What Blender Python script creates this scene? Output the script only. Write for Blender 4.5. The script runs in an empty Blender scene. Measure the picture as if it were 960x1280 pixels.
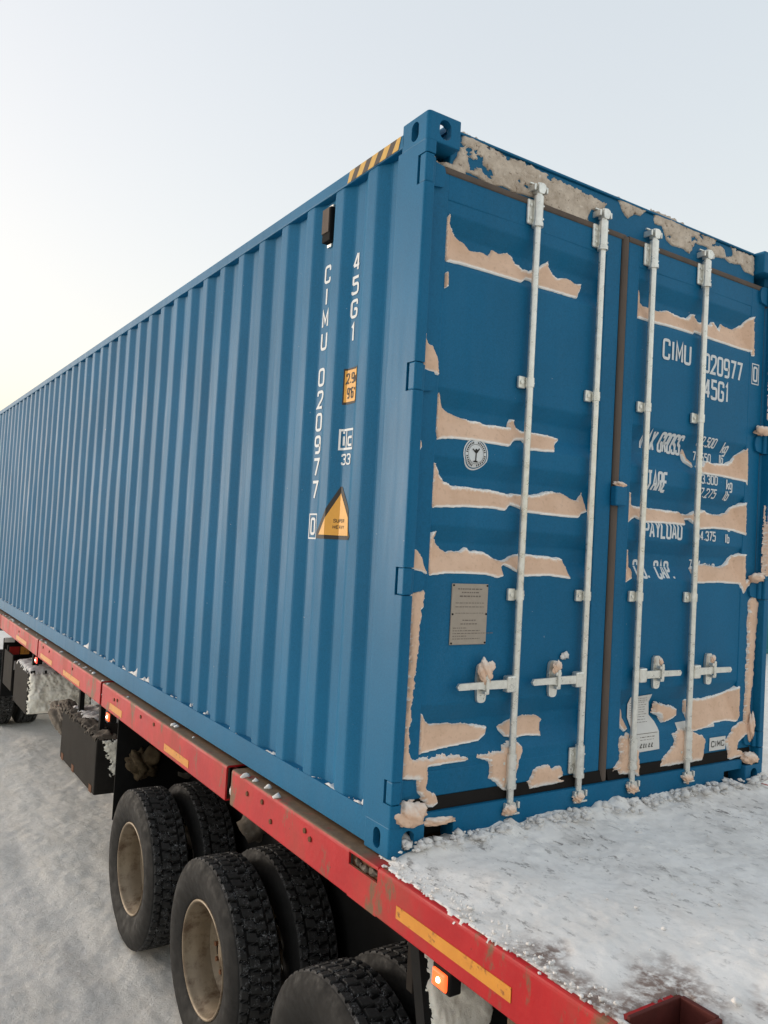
import bpy, bmesh, math, random
import numpy as np
from mathutils import Matrix, Vector

rng = np.random.default_rng(7)
random.seed(7)
scene = bpy.context.scene
col = scene.collection

# ------------------------------------------------------------------ camera
# axes: x across the container (door end seen from outside, left to right), y along it towards the cab, z = 0 at the container's feet
cam_data = bpy.data.cameras.new('camera')
cam = bpy.data.objects.new('camera', cam_data)
col.objects.link(cam)
cam_data.sensor_fit = 'HORIZONTAL'
cam_data.sensor_width = 36.0
cam_data.lens = 1012.73 / 960.0 * 36.0
cam_data.clip_start = 0.05
cam_data.clip_end = 3000.0
_r = Vector((0.83342088, -0.54988785, 0.05507256))
_d = Vector((0.06689096, 0.00145332, -0.99775923))
_f = Vector((0.54857564, 0.83523724, 0.03799375))
cam.matrix_world = Matrix(((_r.x, -_d.x, -_f.x, -1.774951), (_r.y, -_d.y, -_f.y, -2.539612), (_r.z, -_d.z, -_f.z, 1.194493), (0, 0, 0, 1)))
scene.camera = cam

# ------------------------------------------------------------------ sky, sun, exposure
SUN_AZ, SUN_EL = math.radians(-39.0), math.radians(2.0)     # azimuth from +y towards +x
world = bpy.data.worlds.new('World')
scene.world = world
world.use_nodes = True
wn = world.node_tree
wn.nodes.clear()
sky = wn.nodes.new('ShaderNodeTexSky')
sky.sky_type = 'NISHITA'
sky.sun_disc = False
sky.sun_elevation = SUN_EL
sky.sun_rotation = SUN_AZ
sky.air_density = 1.0
sky.dust_density = 3.5
sky.ozone_density = 1.0
hsv = wn.nodes.new('ShaderNodeHueSaturation')
hsv.inputs['Saturation'].default_value = 1.15
hsv.inputs['Value'].default_value = 1.54
bg = wn.nodes.new('ShaderNodeBackground')
bg.inputs['Strength'].default_value = 0.15
wout = wn.nodes.new('ShaderNodeOutputWorld')
gam = wn.nodes.new('ShaderNodeGamma')               # thin even veil over the whole sky
gam.inputs['Gamma'].default_value = 0.30
wn.links.new(sky.outputs[0], gam.inputs['Color'])
wn.links.new(gam.outputs[0], hsv.inputs['Color'])
wb = wn.nodes.new('ShaderNodeMix')                     # the camera's white balance
wb.data_type = 'RGBA'; wb.blend_type = 'MULTIPLY'
wb.inputs[0].default_value = 1.0
wb.inputs[7].default_value = (1.025, 0.995, 0.995, 1.0)
wn.links.new(hsv.outputs[0], wb.inputs[6])
wn.links.new(wb.outputs[2], bg.inputs['Color'])
wn.links.new(bg.outputs[0], wout.inputs['Surface'])

sun_data = bpy.data.lights.new('sun', 'SUN')
sun_data.energy = 0.8
sun_data.angle = math.radians(18.0)
sun_data.color = (1.0, 0.9, 0.8)
sun = bpy.data.objects.new('sun', sun_data)
col.objects.link(sun)
_sd = Vector((math.sin(SUN_AZ) * math.cos(SUN_EL), math.cos(SUN_AZ) * math.cos(SUN_EL), math.sin(SUN_EL)))
sun.rotation_euler = _sd.to_track_quat('Z', 'Y').to_euler()

scene.view_settings.view_transform = 'Standard'
scene.view_settings.look = 'None'
scene.view_settings.gamma = 1.0
scene.view_settings.use_curve_mapping = False
scene.view_settings.exposure = 2.06
scene.render.film_transparent = False

# ------------------------------------------------------------------ helpers: noise, meshes, objects
_perm = np.random.default_rng(3).random((256, 256))
def vnoise(a, b, seed=0):
    a = np.asarray(a, float) + seed * 17.31; b = np.asarray(b, float) + seed * 9.77
    ia = np.floor(a).astype(int); ib = np.floor(b).astype(int)
    fa = a - ia; fb = b - ib
    fa = fa * fa * (3 - 2 * fa); fb = fb * fb * (3 - 2 * fb)
    g = lambda i, j: _perm[i & 255, j & 255]
    return ((g(ia, ib) * (1 - fa) + g(ia + 1, ib) * fa) * (1 - fb) + (g(ia, ib + 1) * (1 - fa) + g(ia + 1, ib + 1) * fa) * fb) * 2 - 1
def fbm(a, b, octaves=4, seed=0, gain=0.5):
    s, amp, f = 0.0, 1.0, 1.0
    for o in range(octaves):
        s = s + amp * vnoise(np.asarray(a) * f, np.asarray(b) * f, seed + o * 3)
        amp *= gain; f *= 2.03
    return s

def mesh_from(name, verts, faces, smooth=False):
    me = bpy.data.meshes.new(name)
    me.from_pydata([tuple(map(float, v)) for v in verts], [], [tuple(map(int, f)) for f in faces])
    if smooth:
        me.polygons.foreach_set('use_smooth', [True] * len(me.polygons))
    me.update()
    return me
def mesh_bm(name, bm, smooth=False):
    bmesh.ops.recalc_face_normals(bm, faces=bm.faces)
    me = bpy.data.meshes.new(name)
    bm.to_mesh(me); bm.free()
    if smooth:
        me.polygons.foreach_set('use_smooth', [True] * len(me.polygons))
    return me
def obj(name, data, mat=None, parent=None, label=None, loc=None):
    if isinstance(data, bmesh.types.BMesh):
        data = mesh_bm(name, data)
    o = bpy.data.objects.new(name, data)
    col.objects.link(o)
    if mat is not None and data is not None and not data.materials:
        data.materials.append(mat)
    if loc is not None:
        o.location = loc
    if parent is not None:
        o.parent = parent
        if 'base' in parent:
            o.matrix_parent_inverse = Matrix.Translation(-Vector(parent['base']))
    if label:
        o['label'] = label
    return o
def thing(name, label, cat, base, group=None):
    o = bpy.data.objects.new(name, None)
    col.objects.link(o)
    o.location = base
    o['base'] = base
    o['label'] = label; o['category'] = cat
    if group: o['group'] = group
    return o
def tag(o, label=None, cat=None, group=None, kind=None):
    if label: o['label'] = label
    if cat: o['category'] = cat
    if group: o['group'] = group
    if kind: o['kind'] = kind
    return o
def box(bm, x0, x1, y0, y1, z0, z1, bev=0.0, seg=2):
    r = bmesh.ops.create_cube(bm, size=1.0)
    vs = r['verts']
    for v in vs:
        v.co = Vector(((x0 + x1) / 2 + v.co.x * (x1 - x0), (y0 + y1) / 2 + v.co.y * (y1 - y0), (z0 + z1) / 2 + v.co.z * (z1 - z0)))
    if bev > 0:
        es = set()
        for v in vs:
            es.update(v.link_edges)
        bmesh.ops.bevel(bm, geom=list(es), offset=bev, segments=seg, profile=0.5, affect='EDGES')
    return bm
def bx(x0, x1, y0, y1, z0, z1, bev=0.0, seg=2):
    bm = bmesh.new()
    return box(bm, x0, x1, y0, y1, z0, z1, bev, seg)
def cyl(bm, p, q, r, n=20, r2=None):
    p, q = Vector(p), Vector(q)
    L = (q - p).length
    m = Matrix.Translation((p + q) / 2) @ (q - p).to_track_quat('Z', 'Y').to_matrix().to_4x4()
    bmesh.ops.create_cone(bm, cap_ends=True, segments=n, radius1=r, radius2=r if r2 is None else r2, depth=L, matrix=m)
    return bm
def prism(bm, pts, axis, a0, a1):
    """extrude a closed 2-D outline along an axis; pts are in the two remaining axes, in order"""
    def co(p, a):
        return {'x': (a, p[0], p[1]), 'y': (p[0], a, p[1]), 'z': (p[0], p[1], a)}[axis]
    A = [bm.verts.new(co(p, a0)) for p in pts]
    B = [bm.verts.new(co(p, a1)) for p in pts]
    n = len(pts)
    for i in range(n):
        bm.faces.new((A[i], A[(i + 1) % n], B[(i + 1) % n], B[i]))
    bm.faces.new(A); bm.faces.new(B[::-1])
    return bm
def rounded(pts, r, seg=3):
    """round the corners of a closed outline; r is a number or one per corner"""
    out, n = [], len(pts)
    for i, p in enumerate(pts):
        rr = r[i] if hasattr(r, '__len__') else r
        p = Vector(p); a = Vector(pts[i - 1]); b = Vector(pts[(i + 1) % n])
        if rr <= 0:
            out.append(tuple(p)); continue
        d1 = (a - p); d2 = (b - p)
        t = min(rr, d1.length * 0.45, d2.length * 0.45)
        s = p + d1.normalized() * t; e = p + d2.normalized() * t
        for k in range(seg + 1):
            u = k / seg
            out.append(tuple(s * (1 - u) ** 2 + p * 2 * u * (1 - u) + e * u ** 2))
    return out
def polyline_round(pts, r, seg=3):
    out = [tuple(pts[0])]
    for i in range(1, len(pts) - 1):
        p = Vector(pts[i]); d1 = Vector(pts[i - 1]) - p; d2 = Vector(pts[i + 1]) - p
        t = min(r, d1.length * 0.45, d2.length * 0.45)
        s = p + d1.normalized() * t; e = p + d2.normalized() * t
        for k in range(seg + 1):
            u = k / seg
            out.append(tuple(s * (1 - u) ** 2 + p * 2 * u * (1 - u) + e * u ** 2))
    out.append(tuple(pts[-1]))
    return out
def lathe(bm, prof, n, axis_x=True, close=False):
    """revolve (offset along x, radius) round the x axis"""
    rings = []
    for (x, r) in prof:
        rings.append([bm.verts.new((x, r * math.cos(2 * math.pi * k / n), r * math.sin(2 * math.pi * k / n))) for k in range(n)])
    for a, b in zip(rings, rings[1:]):
        for k in range(n):
            bm.faces.new((a[k], a[(k + 1) % n], b[(k + 1) % n], b[k]))
    return rings

# ------------------------------------------------------------------ materials
class NT:
    def __init__(self, name):
        self.m = bpy.data.materials.new(name)
        self.m.use_nodes = True
        self.t = self.m.node_tree
        self.b = self.t.nodes['Principled BSDF']
        self.co = self.t.nodes.new('ShaderNodeTexCoord').outputs['Object']
    def n(self, kind, **kw):
        nd = self.t.nodes.new(kind)
        for k, v in kw.items():
            setattr(nd, k, v)
        return nd
    def link(self, a, b):
        self.t.links.new(a, b)
    def noise(self, scale, detail=4.0, rough=0.55, vec=None, stretch=None):
        nd = self.n('ShaderNodeTexNoise')
        nd.inputs['Scale'].default_value = scale
        nd.inputs['Detail'].default_value = detail
        nd.inputs['Roughness'].default_value = rough
        src = vec or self.co
        if stretch:
            mp = self.n('ShaderNodeMapping')
            mp.inputs['Scale'].default_value = stretch
            self.link(src, mp.inputs['Vector'])
            src = mp.outputs[0]
        self.link(src, nd.inputs['Vector'])
        return nd.outputs['Fac']
    def ramp(self, fac, lo, hi, a=0.0, b=1.0):
        nd = self.n('ShaderNodeMapRange')
        nd.inputs['From Min'].default_value = lo; nd.inputs['From Max'].default_value = hi
        nd.inputs['To Min'].default_value = a; nd.inputs['To Max'].default_value = b
        nd.clamp = True
        self.link(fac, nd.inputs['Value'])
        return nd.outputs['Result']
    def mix(self, fac, a, b):
        nd = self.n('ShaderNodeMix', data_type='RGBA')
        for s, v in ((nd.inputs['Factor'], fac), (nd.inputs['A'], a), (nd.inputs['B'], b)):
            pass
        for idx, v in ((0, fac), (6, a), (7, b)):
            s = nd.inputs[idx]
            if hasattr(v, 'links'):
                self.link(v, s)
            elif isinstance(v, (int, float)):
                s.default_value = v
            else:
                s.default_value = (*v, 1.0)
        return nd.outputs[2]
    def math(self, op, a, b=0.0):
        nd = self.n('ShaderNodeMath', operation=op)
        for i, v in enumerate((a, b)):
            if hasattr(v, 'links'): self.link(v, nd.inputs[i])
            else: nd.inputs[i].default_value = v
        return nd.outputs[0]
    def attr(self, name):
        return self.n('ShaderNodeAttribute', attribute_name=name).outputs['Fac']
    def bump(self, h, strength=0.3, dist=0.01):
        nd = self.n('ShaderNodeBump')
        nd.inputs['Strength'].default_value = strength
        nd.inputs['Distance'].default_value = dist
        self.link(h, nd.inputs['Height'])
        self.link(nd.outputs[0], self.b.inputs['Normal'])
    def set(self, color=None, rough=None, metal=None, spec=None):
        for key, v in (('Base Color', color), ('Roughness', rough), ('Metallic', metal), ('Specular IOR Level', spec)):
            if v is None: continue
            s = self.b.inputs[key]
            if hasattr(v, 'links'): self.link(v, s)
            elif isinstance(v, (int, float)): s.default_value = v
            else: s.default_value = (*v, 1.0)
        return self.m

BLUE = (0.002, 0.106, 0.222)
def m_paint(name, base, rough=0.46, dust=0.09, dustcol=(0.34, 0.38, 0.40), spec=0.16):
    t = NT(name)
    big = t.noise(1.6, 5)
    c = t.mix(t.ramp(big, 0.3, 0.7), tuple(v * 0.85 for v in base), tuple(v * 1.12 for v in base))
    streak = t.noise(9.0, 5, 0.6, stretch=(1.0, 1.0, 0.12))
    grain = t.noise(260.0, 3, 0.7)
    d = t.math('MULTIPLY', t.ramp(streak, 0.38, 0.72), t.ramp(grain, 0.35, 0.75))
    c = t.mix(t.math('MULTIPLY', d, dust), c, dustcol)
    frost = t.ramp(t.noise(170.0, 4, 0.75), 0.30, 0.70)
    c = t.mix(t.math('MULTIPLY', frost, 0.30), c, tuple(v * 1.9 + 0.012 for v in base))
    c = t.mix(t.math('MULTIPLY', t.ramp(t.noise(90.0, 4, 0.75), 0.45, 0.75), 0.30), c, tuple(v * 0.55 for v in base))
    chip = t.noise(42.0, 4, 0.6)
    c = t.mix(t.ramp(chip, 0.745, 0.765), c, (0.42, 0.44, 0.46))
    t.set(c, t.ramp(streak, 0.2, 0.8, rough - 0.06, rough + 0.14), spec=spec)
    t.bump(t.noise(110.0, 5, 0.7), 0.12, 0.003)
    return t.m
M = {}
M['blue'] = m_paint('container_blue_paint', BLUE)
M['blue_side'] = m_paint('container_side_paint', BLUE, 0.50, 0.07, spec=0.16)
def m_plain(name, colr, rough=0.6, metal=0.0, var=0.2, scale=12.0, bump=0.1, stretch=None, spec=0.3):
    t = NT(name)
    c = t.mix(t.noise(scale, 5, 0.6, stretch=stretch), tuple(v * (1 - var) for v in colr), tuple(min(1, v * (1 + var)) for v in colr))
    t.set(c, rough, metal, spec)
    if bump: t.bump(t.noise(scale * 6, 4), bump, 0.004)
    return t.m
def m_galv():
    t = NT('galvanised_steel')
    v = t.noise(30.0, 4, 0.6)
    sp = t.noise(9.0, 5, 0.65, stretch=(1, 1, 0.4))
    c = t.mix(t.ramp(v, 0.3, 0.7), (0.64, 0.63, 0.58), (0.86, 0.85, 0.80))
    c = t.mix(t.ramp(sp, 0.62, 0.72, 0, 0.6), c, (0.30, 0.24, 0.18))
    c = t.mix(t.ramp(t.noise(120, 3), 0.66, 0.7), c, (0.78, 0.77, 0.74))
    t.set(c, t.ramp(v, 0.3, 0.7, 0.24, 0.42), 0.65)
    t.bump(t.noise(160, 3), 0.12, 0.002)
    return t.m
M['galv'] = m_galv()
M['gasket_grey'] = m_plain('dusty_rubber_gasket', (0.11, 0.085, 0.07), 0.85, var=0.35, scale=14, stretch=(1, 1, 0.3))
M['gasket_black'] = m_plain('black_rubber_gasket', (0.014, 0.012, 0.011), 0.8, var=0.3, spec=0.12)
M['black'] = m_plain('black_steel', (0.010, 0.010, 0.010), 0.8, var=0.4, spec=0.12)
M['chassis'] = m_plain('muddy_chassis_steel', (0.022, 0.018, 0.015), 0.9, var=0.7, scale=7, bump=0.4, spec=0.1)
M['white_print'] = m_plain('white_stencil_paint', (0.66, 0.68, 0.69), 0.6, var=0.12, scale=60, bump=0)
M['black_print'] = m_plain('black_print', (0.02, 0.018, 0.016), 0.6, var=0.2, bump=0)
M['grey_print'] = m_plain('faded_grey_print', (0.16, 0.13, 0.11), 0.7, var=0.3, scale=60, bump=0)
M['yellow'] = m_plain('warning_yellow_film', (0.66, 0.33, 0.055), 0.5, var=0.12, scale=25, bump=0)
M['hazard_yellow'] = m_plain('faded_hazard_yellow', (0.56, 0.34, 0.085), 0.6, var=0.18, scale=40, bump=0)
M['hazard_black'] = m_plain('faded_hazard_black', (0.065, 0.05, 0.04), 0.6, var=0.2, bump=0)
M['plate'] = m_plain('data_plate_metal', (0.36, 0.31, 0.26), 0.5, 0.25, var=0.14, scale=30, bump=0.03)
M['paper'] = m_plain('white_paper', (0.66, 0.64, 0.61), 0.8, var=0.08, scale=20, bump=0.05)
M['rust'] = m_plain('rust', (0.13, 0.055, 0.025), 0.9, var=0.5, scale=30, bump=0.4)
def m_red():
    t = NT('red_trailer_paint')
    big = t.noise(3.0, 5, 0.6)
    c = t.mix(t.ramp(big, 0.3, 0.7), (0.36, 0.005, 0.008), (0.52, 0.010, 0.013))
    st = t.noise(5.0, 6, 0.65, stretch=(1, 0.6, 0.35))
    c = t.mix(t.ramp(st, 0.46, 0.72, 0, 0.7), c, (0.20, 0.055, 0.035))
    ru = t.noise(4.2, 8, 0.7, stretch=(1, 1.2, 0.5))
    c = t.mix(t.ramp(ru, 0.555, 0.61), c, (0.17, 0.085, 0.045))
    c = t.mix(t.ramp(t.noise(38, 4), 0.72, 0.74), c, (0.05, 0.025, 0.018))
    geo = t.n('ShaderNodeNewGeometry')
    sep = t.n('ShaderNodeSeparateXYZ')
    t.link(geo.outputs['Normal'], sep.inputs[0])
    pos = t.n('ShaderNodeSeparateXYZ')
    t.link(t.co, pos.inputs[0])
    up = t.math('MULTIPLY', t.ramp(sep.outputs['Z'], 0.45, 0.85), t.ramp(pos.outputs['Y'], -0.02, 0.12))    # road dirt lies on the flange beside the load
    mud = t.mix(t.noise(26, 6, 0.7), (0.09, 0.055, 0.03), (0.29, 0.185, 0.11))
    c = t.mix(t.math('MULTIPLY', up, t.ramp(t.noise(7, 6, 0.7), 0.30, 0.42)), c, mud)
    t.set(c, t.ramp(st, 0.3, 0.7, 0.42, 0.72), spec=0.35)
    t.bump(t.noise(45, 5), 0.18, 0.005)
    return t.m
M['red'] = m_red()
M['red_dark'] = m_plain('red_primer_rusty', (0.085, 0.016, 0.012), 0.75, var=0.5, scale=16, bump=0.3)
def m_reflect():
    t = NT('orange_reflective_tape')
    c = t.mix(t.noise(22, 5, 0.6), (0.52, 0.19, 0.016), (0.72, 0.31, 0.035))
    c = t.mix(t.ramp(t.noise(24, 6, 0.7), 0.57, 0.66), c, (0.22, 0.07, 0.02))
    t.set(c, 0.4)
    return t.m
M['reflect'] = m_reflect()
def m_emit(name, colr, strength):
    t = NT(name)
    t.set(colr, 0.4)
    t.b.inputs['Emission Color'].default_value = (*colr, 1)
    t.b.inputs['Emission Strength'].default_value = strength
    return t.m
M['lamp_glow'] = m_emit('lit_amber_bulb', (1.0, 0.62, 0.36), 4.0)
M['lamp_lens'] = m_emit('lit_amber_lens', (0.9, 0.10, 0.022), 0.42)
M['lamp_red'] = m_emit('lit_red_lens', (0.9, 0.05, 0.03), 0.7)

def m_snow_tan():
    """snow caked with brown road dust; the broken rim (attribute rim) is clean"""
    t = NT('dust_caked_snow')
    n1 = t.noise(7, 6, 0.6); n2 = t.noise(60, 4, 0.6)
    c = t.mix(t.ramp(n1, 0.3, 0.7), (0.67, 0.445, 0.310), (0.80, 0.560, 0.415))
    c = t.mix(t.ramp(n2, 0.55, 0.78, 0, 0.5), c, (0.44, 0.28, 0.19))
    r = t.attr('rim')
    r2 = t.ramp(t.math('ADD', r, t.math('MULTIPLY', t.math('SUBTRACT', n2, 0.5), 0.5)), 0.25, 0.8)
    c = t.mix(r2, c, (0.93, 0.90, 0.86))
    t.set(c, 0.85, spec=0.2)
    t.bump(t.noise(120, 5, 0.65), 0.25, 0.004)
    return t.m
M['snow_tan'] = m_snow_tan()
def m_header():
    t = NT('flaky_dirty_frost')
    c = t.mix(t.ramp(t.noise(14, 7, 0.7), 0.32, 0.68), (0.40, 0.32, 0.25), (0.70, 0.60, 0.50))
    c = t.mix(t.ramp(t.noise(38, 6, 0.7), 0.57, 0.66, 0, 0.9), c, (0.15, 0.10, 0.07))
    c = t.mix(t.ramp(t.noise(24, 6, 0.7, stretch=(1, 1, 1.6)), 0.60, 0.70, 0, 0.7), c, (0.84, 0.78, 0.70))
    t.set(c, 0.9, spec=0.15)
    t.bump(t.noise(70, 8, 0.75), 0.7, 0.008)
    return t.m
M['snow_header'] = m_header()
def m_snow(name, a, b, dirt, lo=0.58, hi=0.75, sc=3.0, st=(1, 1, 1), bump=0.35):
    t = NT(name)
    n1 = t.noise(sc, 8, 0.65)
    c = t.mix(t.ramp(n1, 0.3, 0.7), a, b)
    n2 = t.noise(sc * 4.5, 7, 0.72, stretch=st)
    c = t.mix(t.ramp(n2, lo, hi, 0, 0.85), c, dirt)
    n3 = t.noise(sc * 2.0, 5, 0.6)
    c = t.mix(t.ramp(n3, 0.52, 0.75, 0, 0.35), c, tuple((x + y) / 2 for x, y in zip(a, dirt)))
    t.set(c, 0.8, spec=0.25)
    t.bump(t.noise(sc * 22, 6, 0.7), bump, 0.012)
    return t.m
def m_deck():
    t = NT('trodden_deck_snow')
    n1 = t.noise(2.4, 8, 0.65)
    c = t.mix(t.ramp(n1, 0.3, 0.7), (0.74, 0.71, 0.675), (0.91, 0.885, 0.855))
    patch = t.ramp(t.noise(1.7, 6, 0.6), 0.46, 0.66)
    fl = t.n('ShaderNodeMapping'); fl.inputs['Rotation'].default_value = (0, 0, 0.5); fl.inputs['Scale'].default_value = (1.6, 0.9, 1)
    t.link(t.co, fl.inputs['Vector'])
    smear = t.noise(7.0, 8, 0.75, vec=fl.outputs[0])
    c = t.mix(t.math('MULTIPLY', t.ramp(smear, 0.50, 0.66, 0, 0.55), t.math('ADD', t.math('MULTIPLY', patch, 0.75), 0.25)), c, (0.30, 0.28, 0.262))
    dark = t.noise(15.0, 7, 0.75, vec=fl.outputs[0])
    c = t.mix(t.math('MULTIPLY', t.ramp(dark, 0.565, 0.62, 0, 0.8), t.math('ADD', t.math('MULTIPLY', patch, 0.7), 0.3)), c, (0.085, 0.068, 0.062))
    bare = t.math('MULTIPLY', t.attr('bare'), t.ramp(t.noise(24, 6, 0.7), 0.36, 0.56))
    c = t.mix(bare, c, (0.24, 0.18, 0.155))
    t.set(c, 0.9, spec=0.15)
    t.bump(t.noise(50, 9, 0.75), 0.45, 0.008)
    return t.m
M['snow_deck'] = m_deck()
M['snow_clean'] = m_snow('loose_white_snow', (0.66, 0.63, 0.60), (0.80, 0.79, 0.78), (0.45, 0.36, 0.30), 0.66, 0.8, 8.0)
M['snow_cream'] = m_snow('frozen_road_spray', (0.88, 0.84, 0.73), (0.95, 0.92, 0.85), (0.20, 0.15, 0.10), 0.62, 0.70, 3.0)
M['snow_mud'] = m_snow('mud_caked_ice', (0.09, 0.075, 0.06), (0.17, 0.14, 0.11), (0.42, 0.40, 0.36), 0.62, 0.74, 9.0)

# ------------------------------------------------------------------ surfaces that decals and snow follow
W, H, L = 2.438, 2.896, 12.192
PITCH, Y0 = 0.2829, 0.297
XO, XI = 0.006, 0.042                       # outer ridge and inner valley of the side sheet
def side_breaks():
    out = [(0.19, XI)]
    y = Y0
    while y + PITCH < 12.0:
        out += [(y, XI), (y + 0.070, XO), (y + 0.1415, XO), (y + 0.2115, XI)]
        y += PITCH
    out.append((12.01, XI))
    return out
SIDE = side_breaks()
_sy = np.array([p[0] for p in SIDE]); _sx = np.array([p[1] for p in SIDE])
def side_x(y):
    return np.interp(y, _sy, _sx)
def side_dent(y, z):
    m = np.clip((np.asarray(y) - 1.0) / 0.8, 0, 1)
    return m * 0.0045 * fbm(np.asarray(y) * 1.3, np.asarray(z) * 1.1, 3, 50)
BANDS = [(2.541, 2.471, 2.405, 2.335), (1.831, 1.762, 1.700, 1.633), (1.555, 1.487, 1.421, 1.354), (1.277, 1.212, 1.152, 1.086), (0.560, 0.482, 0.418, 0.344)]
PANELS = [(0.154, 1.090), (1.325, 2.250)]
LEAVES = [(0.060, 1.192), (1.243, 2.378)]
DY, PY, RY = 0.050, 0.053, 0.093
DZ0, DZ1, PZ0, PZ1 = 0.195, 2.712, 0.300, 2.592
def panel_profile():
    p = [(PZ1 + 0.01, PY)]
    for a, b, c, d in BANDS:
        p += [(a, PY), (b, RY), (c, RY), (d, PY)]
    p.append((PZ0 - 0.01, PY))
    return p
_pp = panel_profile()[::-1]
_pz = np.array([p[0] for p in _pp]); _py = np.array([p[1] for p in _pp])
def door_y(x, z):
    x = np.asarray(x, float); z = np.asarray(z, float)
    y = np.full(np.broadcast(x, z).shape, DY)
    inp = np.zeros(y.shape, bool)
    for a, b in PANELS:
        inp |= (x > a) & (x < b)
    inp &= (z > PZ0) & (z < PZ1)
    return np.where(inp, np.interp(z, _pz, _py), y)

# ------------------------------------------------------------------ flat print: text and shapes laid on a surface
STROKES = {
    '0': [[(0, .5), (0, 1), (1, 1), (1, 0), (0, 0), (0, .5)]], 'O': [[(0, .5), (0, 1), (1, 1), (1, 0), (0, 0), (0, .5)]], '1': [[(.2, .80), (.55, 1), (.55, 0)]], '2': [[(0, .74), (0, 1), (1, 1), (1, .60), (.5, .3)], [(.5, .3), (0, 0), (1, 0)]],
    '3': [[(0, .8), (0, 1), (1, 1), (1, .56), (.4, .54)], [(.4, .54), (1, .50), (1, 0), (0, 0), (0, .2)]], '4': [[(.74, 0), (.74, 1)], [(.66, 1), (0, .27)], [(0, .27), (1, .27)]], '5': [[(1, 1), (.05, 1), (.05, .56)], [(.05, .58), (1, .60), (1, 0), (0, 0), (0, .14)]],
    '6': [[(.9, 1), (0, 1), (0, 0), (1, 0), (1, .58), (0, .55)]], '7': [[(0, 1), (1, 1), (.4, 0)]], '8': [[(.5, .53), (0, .53), (0, 1), (1, 1), (1, .53), (.5, .53)], [(.5, .53), (0, .53), (0, 0), (1, 0), (1, .53), (.5, .53)]],
    '9': [[(.1, 0), (1, 0), (1, 1), (0, 1), (0, .42), (1, .45)]], 'C': [[(1, .72), (1, 1), (0, 1), (0, 0), (1, 0), (1, .28)]], 'U': [[(0, 1), (0, 0), (1, 0), (1, 1)]], 'I': [[(.5, 0), (.5, 1)]], 'M': [[(0, 0), (0, 1), (.5, .3), (1, 1), (1, 0)]],
    'G': [[(1, .74), (1, 1), (0, 1), (0, 0), (1, 0), (1, .48), (.5, .48)]], 'A': [[(0, 0), (.5, 1), (1, 0)], [(.2, .3), (.8, .3)]], 'X': [[(0, 0), (1, 1)], [(0, 1), (1, 0)]], 'R': [[(0, 0), (0, 1), (1, 1), (1, .5), (0, .5)], [(.5, .5), (1, 0)]],
    'S': [[(1, .78), (1, 1), (0, 1), (0, .58), (1, .44), (1, 0), (0, 0), (0, .22)]], 'T': [[(0, 1), (1, 1)], [(.5, 1), (.5, 0)]], 'E': [[(1, 1), (0, 1), (0, 0), (1, 0)], [(0, .52), (.8, .52)]], 'P': [[(0, 0), (0, 1), (1, 1), (1, .45), (0, .45)]],
    'L': [[(0, 1), (0, 0), (1, 0)]], 'Y': [[(0, 1), (.5, .48), (1, 1)], [(.5, .48), (.5, 0)]], 'D': [[(0, .5), (0, 0), (1, 0), (1, 1), (0, 1), (0, .5)]], 'H': [[(0, 0), (0, 1)], [(1, 0), (1, 1)], [(0, .5), (1, .5)]], 'V': [[(0, 1), (.5, 0), (1, 1)]],
    'k': [[(0, 0), (0, 1)], [(1, .62), (0, .30)], [(.35, .40), (1, 0)]], 'g': [[(1, .10), (0, .10), (0, .66), (1, .66), (1, -.24), (0, -.24)]], 'l': [[(.3, 0), (.3, 1)]], 'b': [[(0, 1), (0, 0), (1, 0), (1, .62), (0, .62)]],
    'c': [[(1, .62), (0, .62), (0, 0), (1, 0)]], 'u': [[(0, .62), (0, 0), (1, 0), (1, .62)]], 'm': [[(0, 0), (0, .62), (1, .62), (1, 0)], [(.5, .62), (.5, 0)]], 'f': [[(.8, 1), (.3, 1), (.3, 0)], [(0, .6), (.8, .6)]], 't': [[(.3, 1), (.3, 0), (.8, 0)], [(0, .65), (.8, .65)]],
    'i': [[(.5, 0), (.5, .62)], [(.5, .80), (.5, .95)]], '.': [[(.5, 0), (.5, .12)]], "'": [[(.5, 1), (.5, .75)]], '"': [[(.2, 1), (.2, .75)], [(.8, 1), (.8, .75)]], ' ': []}
NARROW = {'I': .35, '1': .7, '.': .3, 'l': .4, 'i': .35, "'": .3, ' ': .6, '"': .5}
def ribbon(pts, t):
    P = [Vector(p) for p in pts]
    P = [p for i, p in enumerate(P) if i == 0 or (p - P[i - 1]).length > 1e-6]
    L, R = [], []
    for i, p in enumerate(P):
        d1 = (p - P[i - 1]).normalized() if i > 0 else None
        d2 = (P[i + 1] - p).normalized() if i < len(P) - 1 else None
        d1 = d1 or d2; d2 = d2 or d1
        n1 = Vector((-d1.y, d1.x)); n2 = Vector((-d2.y, d2.x))
        m = n1 + n2
        if m.length < 1e-3: m = n1
        m.normalize()
        k = t / 2 / max(0.45, m.dot(n1))
        L.append(p + m * k); R.append(p - m * k)
    n = len(P)
    return np.array([tuple(q) for q in L + R]), [(i, i + 1, n + i + 1, n + i) for i in range(n - 1)]
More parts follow.
